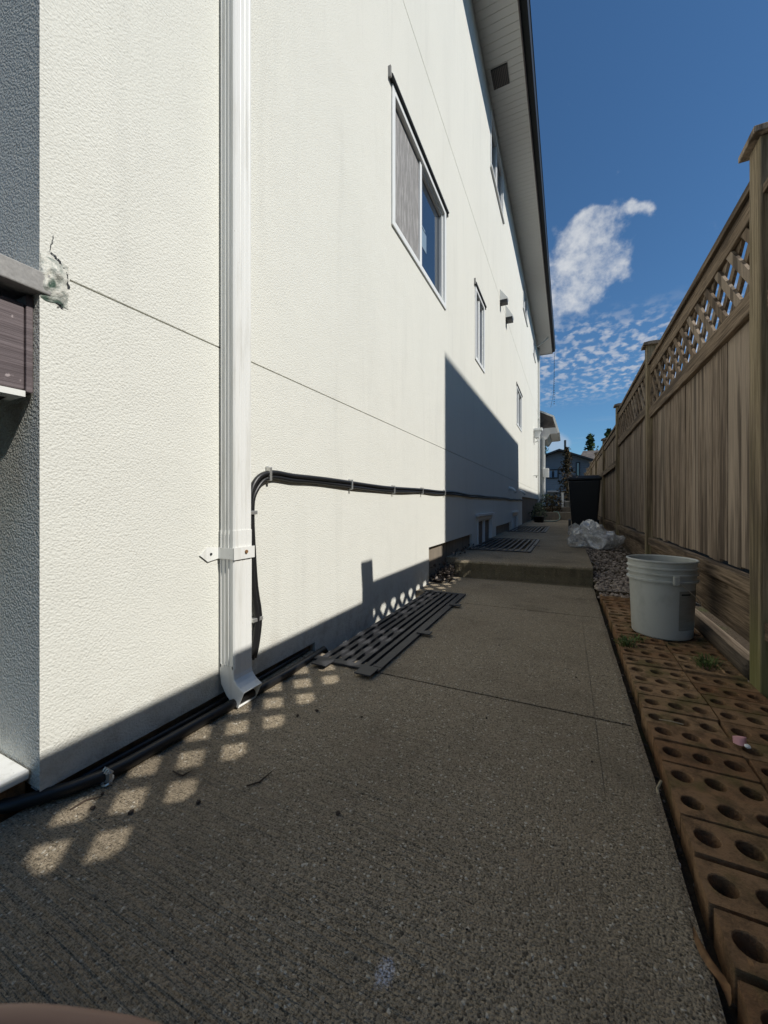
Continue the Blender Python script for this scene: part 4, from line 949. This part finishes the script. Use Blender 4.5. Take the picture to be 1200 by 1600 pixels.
for u, v, r in spots: c = gp(u, v, 0.003); stone(mb, c, r)
for k in range(90):
    u = rl.uniform(50, 1000); v = rl.uniform(950, 1600)
    if gp(u, v).x > 0.16 or gp(u, v).x < -0.95: continue
    stone(mb, gp(u, v, 0.001), rl.uniform(0.0008, 0.0022))
tag(mb.build('grit', M['twig'], recalc=False), 'scattered dark crumbs and grit on the concrete slabs', 'debris', kind='stuff')
mb = MB()
for k in range(130):
    y = random.uniform(-0.1, 3.2); stone(mb, (random.uniform(0.188, 0.215), y, -0.045+random.uniform(0, 0.012)), random.uniform(0.002, 0.006))
tag(mb.build('gap_debris', M['rubble'], recalc=False), 'grit and crumbs filling the narrow gap between slab and bricks', 'debris', kind='stuff')

mb = MB(); rl2 = random.Random(21)
for k in range(46):
    x = rl2.uniform(0.22, 0.58); y = rl2.choice((rl2.uniform(1.3, 1.8), rl2.uniform(0.6, 2.9))); w = rl2.uniform(0.003, 0.008)
    a = rl2.random()*6.28; t = Vector((math.cos(a), math.sin(a), 0)); u_ = Vector((-t.y, t.x, 0)); c = Vector((x, y, 0.026)); i = len(mb.v)
    mb.v += [tuple(c-t*w), tuple(c+u_*w*.4+Vector((0, 0, .003))), tuple(c+t*w+Vector((0, 0, .002))), tuple(c-u_*w*.4)]; mb.f += [(i, i+1, i+2), (i, i+2, i+3)]
tag(mb.build('leaf_litter', M['dryleaf'], recalc=False), 'tiny dry leaf scraps strewn over the holed bricks', 'leaves', kind='stuff')
# ---------------------------------------------------------------- far end: plants, house, trees
def shrub(name, c, rx, ry, hz, n, size, m, lab, cat='shrub', trunk=0.03):
    t = thing(name, c, lab, cat)
    c = Vector(c); MB().tube([c, c+Vector((0.02, 0, hz*0.6))], [trunk, trunk*0.4], 6).build('stem', M['bark'], t)
    mb = MB()
    for k in range(n):
        a = random.random()*6.28; u = random.random(); r = math.sqrt(random.random())
        z = hz*(0.05+0.95*u); pr_ = math.sqrt(max(0, 1-(2*u-0.8)**2/1.6))
        d = 1+0.5*noise.noise((math.cos(a)*2+c.x, math.sin(a)*2+c.y, u*4))
        mb.leaf((c.x+rx*r*pr_*d*math.cos(a), c.y+ry*r*pr_*d*math.sin(a), c.z+z), size*random.uniform(.6, 1.3))
    mb.build('foliage', m, t, recalc=False)
shrub('shrub', (-0.78, 12.6, 0.15), 0.22, 0.5, 0.55, 700, 0.03, M['leafgreen'], 'leafy grey green shrub at the wall foot near the far steps')
shrub('shrub', (-0.45, 14.3, 0.40), 0.35, 0.3, 0.55, 600, 0.035, M['redleaf'], 'brownish straggly shrub on the far steps')
shrub('shrub', (-0.70, 16.2, 0.55), 0.3, 0.3, 0.5, 400, 0.035, M['leafgreen'], 'small shrub at the far corner of the house')
tag(MB().tube([(-0.6, 12.2, 0.17), (-0.45, 12.0, 0.17), (-0.3, 12.3, 0.17), (-0.22, 13.3, 0.18), (-0.2, 13.66, 0.25), (-0.26, 13.72, 0.41), (-0.4, 13.9, 0.42)], 0.015, 8).build('garden_hose', M['hose'], smooth=True), 'pale green garden hose trailing over the lowest far step', 'hose')
mb = MB().lathe([(0, 0), (0.12, 0), (0.15, 0.16), (0.155, 0.16), (0.15, 0.17), (0.13, 0.15), (0, 0.13)], (-0.72, 11.7, 0.15), 20); tag(mb.build('plant_pot', M['bin'], smooth=True), 'dark low plant pot at the wall foot before the far steps', 'plant pot')
gpst = thing('white_post', (-0.15, 16.9, 0.55), 'short white post standing beyond the far steps', 'post')
MB().box(-0.20, -0.12, 16.9, 16.98, 0.54, 1.10).build('shaft', M['white'], gpst, bevel=0.005); MB().box(-0.22, -0.10, 16.88, 17.0, 1.101, 1.13).build('cap', M['white'], gpst)
tag(MB().lathe([(0, 0), (0.09, 0), (0.11, 0.22), (0.115, 0.22), (0.115, 0.235), (0.10, 0.235), (0.08, 0.02), (0, 0.02)], (0.02, 16.95, 0.55), 20).build('planter', M['vinyl'], smooth=True), 'small white tub beside the white post', 'planter')
pk = thing('garden_railing', (0.3, 19.0, 0.55), 'low dark metal railing beyond the white tub', 'railing')
mb = MB()
for k in range(26): mb.box(-0.3+k*0.06, -0.285+k*0.06, 19.0, 19.02, 0.55, 1.1)
mb.build('balusters', M['dark'], pk); MB().box(-0.35, 1.3, 18.99, 19.03, 1.101, 1.14).build('rail', M['dark'], pk)
# grey house behind
def at(u, Y, v):                     # point at depth Y along the lane seen at pixel (u,v)
    d = ray(u, v); t = Y/d.y; return Vector((d.x*t, Y, CZ+d.z*t))
YB = 34.0
pk_ = at(874, YB, 703); el = at(840, YB, 716); er = at(937, YB, 722); base = 0.5
gh = thing('grey_house', (pk_.x, YB+4, base), 'grey sided house with a low gable roof closing the view at the far end', 'house')
mb = MB(); mb.prism([(el.x, base), (er.x, base), (er.x, er.z-0.1), (pk_.x, pk_.z-0.12), (el.x, el.z-0.12)], YB, YB+9); mb.build('wall', M['siding'], gh)
mb = MB()
for a, c in ((pk_, er), (el, pk_)):
    dx = (c.x-a.x); k = 0.4/dx*(c.z-a.z)
    a2 = (a.x-(0.4 if a is el else 0), a.z-(k if a is el else 0)); c2 = (c.x+(0.4 if c is er else 0), c.z+(k if c is er else 0))
    mb.prism([(a2[0], a2[1]-0.1), (c2[0], c2[1]-0.1), (c2[0], c2[1]+0.04), (a2[0], a2[1]+0.04)], YB-0.5, YB+9.4)
mb.build('roof', M['dark'], gh)
for (u0, u1, v0, v1) in ((855, 873, 733, 748), (920, 932, 728, 752), (900, 906, 722, 745)):
    a, c = at(u0, YB, v1), at(u1, YB, v0)
    mb = MB(); frame(mb, YB-0.08, YB+0.01, a.x, c.x, a.z, c.z, 0.07)
    mb.v = [(v[1], v[0], v[2]) for v in mb.v]; w_ = mb.build('window', M['dark'], gh)
    MB().box(a.x+0.071, c.x-0.071, YB-0.03, YB+0.005, a.z+0.071, c.z-0.071).build('pane', M['glass'], w_)
    mb = MB(); wd = c.x-a.x
    if wd > 0.6: mb.box(a.x+0.1, a.x+wd*0.40, YB-0.05, YB-0.031, a.z+0.1, c.z-0.1).box(c.x-wd*0.38, c.x-0.1, YB-0.05, YB-0.031, a.z+0.1, c.z-0.1); mb.build('curtain', M['paper'], w_)
a = at(883, YB+3, 686); MB().tube([(a.x, YB+3, 4.3), (a.x, YB+3, a.z-0.1)], 0.09, 8).build('chimney', M['dark'], gh)
a = at(855, YB-0.6, 768); c = at(872, YB-0.6, 765)
MB().box(a.x, c.x, YB-0.6, YB-0.01, a.z-0.05, a.z+0.08).build('canopy', M['ledger'], gh)
bh = thing('brown_roof_house', (2.9, 44, 0.5), 'house with a brown hipped roof showing behind the grey house', 'house')
a, c, dd_ = at(902, 44, 722), at(936, 44, 702), at(965, 44, 722)
MB().box(a.x+0.4, dd_.x-0.4, 44.5, 51.5, 0.5, a.z-0.05).build('wall', M['siding'], bh)
mb = MB(); lx = at(908, 44, 706).x
i = 0; mb.v += [(a.x, 44, a.z), (dd_.x, 44, a.z), (dd_.x, 52, a.z), (a.x, 52, a.z), (lx+0.3, 48, c.z+0.4), (dd_.x-0.8, 48, c.z+0.4)]
mb.f += [(0, 1, 5, 4), (1, 2, 5), (2, 3, 4, 5), (3, 0, 4), (0, 3, 2, 1)]; mb.build('roof', M['shingle'], bh)
def conifer(c, h, r, n, lab, m='conifer', cls='conifer', low=0.12, asp=1.0, tm=1.0):
    t = thing(cls, c, lab, 'tree'); c = Vector(c)
    MB().tube([c, c+Vector((0, 0, h*0.5)), c+Vector((0, 0, h*0.98))], [h*0.018, h*0.01, h*0.002], 8).build('trunk', M['bark'], t)
    mb = MB(); tiers = int((h*2.4+6)*tm)
    for k in range(tiers):
        f = low+(1-low)*k/tiers; rr = r*(1-f)**0.8*random.uniform(.75, 1.15)+0.05
        for b_ in range(15):
            a = random.random()*6.28; L = rr*random.uniform(.4, 1.2); f = low+(1-low)*min(1, (k+random.uniform(-.6, .6))/tiers)
            m2 = max(3, int(n*L/r/9))
            for s in range(m2):
                q = (s+random.random())/m2; d = L*q
                mb.leaf((c.x+math.cos(a)*d+random.gauss(0, .05*r), c.y+math.sin(a)*d+random.gauss(0, .05*r), c.z+h*f-0.25*d+0.2*d*q+random.gauss(0, .03*r)), r*0.105*random.uniform(.6, 1.3)*asp, 0.45)
    mb.build('crown', M[m], t, recalc=False)
p = at(922, 60, 677); conifer((p.x, 60, 0.5), p.z-0.5, 2.6, 70, 'dark conifer rising behind the brown roof, left of the pair')
p = at(948, 58, 669); conifer((p.x+0.2, 58, 0.5), p.z-0.5, 2.0, 45, 'sparse conifer behind the fence top, right of the pair')
p = at(846, 48, 672); conifer((p.x, 48, 0.5), p.z-0.5, 2.1, 70, 'dark conifer half hidden behind the porch')
p = at(886, 24, 697); conifer((p.x, 24, 0.5), p.z-0.5, 0.80, 60, 'slim bronze tinted cypress in front of the grey house', 'redleaf', 'cypress', 0.02, 1.0, 2.2)

# ---------------------------------------------------------------- neighbour's house beyond the fence: only its shadow is seen
nh_ = thing('neighbour_house', (8.5, 9, 0), 'neighbouring two storey house beyond the fence whose shadow falls across the white wall', 'house')
Xn = 5.0; dY = 0.097*(Xn-XW)
MB().box(Xn, 12, 3.515-dY, 9.55-dY, -0.3, 2.08+Xn-XW).build('tall_wing', M['siding'], nh_)
MB().box(Xn, 12, -14, -1.6, -0.3, 7.6).build('sky_blocker_wing', M['siding'], nh_)  # added unseen block, lowers the sky light reaching the path
MB().box(Xn, 12, 9.552-dY, 18.6, -0.3, 1.06+Xn-XW).build('low_wing', M['siding'], nh_)

# ---------------------------------------------------------------- photographer's hand at the bottom-left of the lens
hd = MB()
D0 = 0.085
def hp(u, v, dep): r = ray(u, v); return Vector((0, 0, CZ))+r*dep
hm = bpy.data.meshes.new('hand'); ho = bpy.data.objects.new('hand', hm); C.objects.link(ho)
V = []; E = []; Rd = []
def chain(pts, rad, start=None):
    pr_ = start
    for p, r in zip(pts, rad):
        V.append(p); Rd.append(r); 
        if pr_ is not None: E.append((pr_, len(V)-1))
        pr_ = len(V)-1
    return pr_
palm = hp(-560, 1900, 0.10)
V.append(palm); Rd.append(0.022)
rt, up, fw = Vector((CA, SA, 0)), Vector((0, 0, 1)), Vector((-SA, CA, 0))
V.append(palm+rt*0.028+up*0.002); Rd.append(0.020); E.append((0, 1))
V.append(palm-rt*0.05-up*0.03-fw*0.01); Rd.append(0.021); E.append((0, 2))
V.append(palm-rt*0.12-up*0.08-fw*0.03); Rd.append(0.024); E.append((2, 3))
# index finger reaching into the frame
chain([hp(-220, 1700, D0), hp(0, 1672, D0), hp(190, 1694, D0), hp(360, 1745, D0)], [0.0105, 0.0100, 0.0096, 0.0078], 1)
for q, (dx, dz, df) in enumerate(((0.0, -0.012, -0.014), (-0.004, -0.020, -0.030), (-0.012, -0.026, -0.045))):
    s = palm+rt*(0.032+dx)+up*dz+fw*df
    chain([s, s+rt*0.026-up*0.008, s+rt*0.034-up*0.026, s+rt*0.022-up*0.036], [0.009, 0.0088, 0.008, 0.0068], 1)
s = palm-rt*0.012+up*0.010-fw*0.022
chain([s, s+rt*0.026+up*0.004-fw*0.012, s+rt*0.045-up*0.002-fw*0.014], [0.011, 0.0095, 0.0078], 0)
hm.from_pydata([tuple(v) for v in V], E, []); hm.materials.append(M['skin'])
sk = ho.modifiers.new('skin', 'SKIN'); sk.use_smooth_shade = True
for k, v in enumerate(hm.skin_vertices[0].data): v.radius = (Rd[k], Rd[k]); v.use_root = (k == 0)
sb = ho.modifiers.new('sub', 'SUBSURF'); sb.levels = 2; sb.render_levels = 2
tag(ho, "photographer's hand with one blurred fingertip poking into the bottom left corner", 'hand')
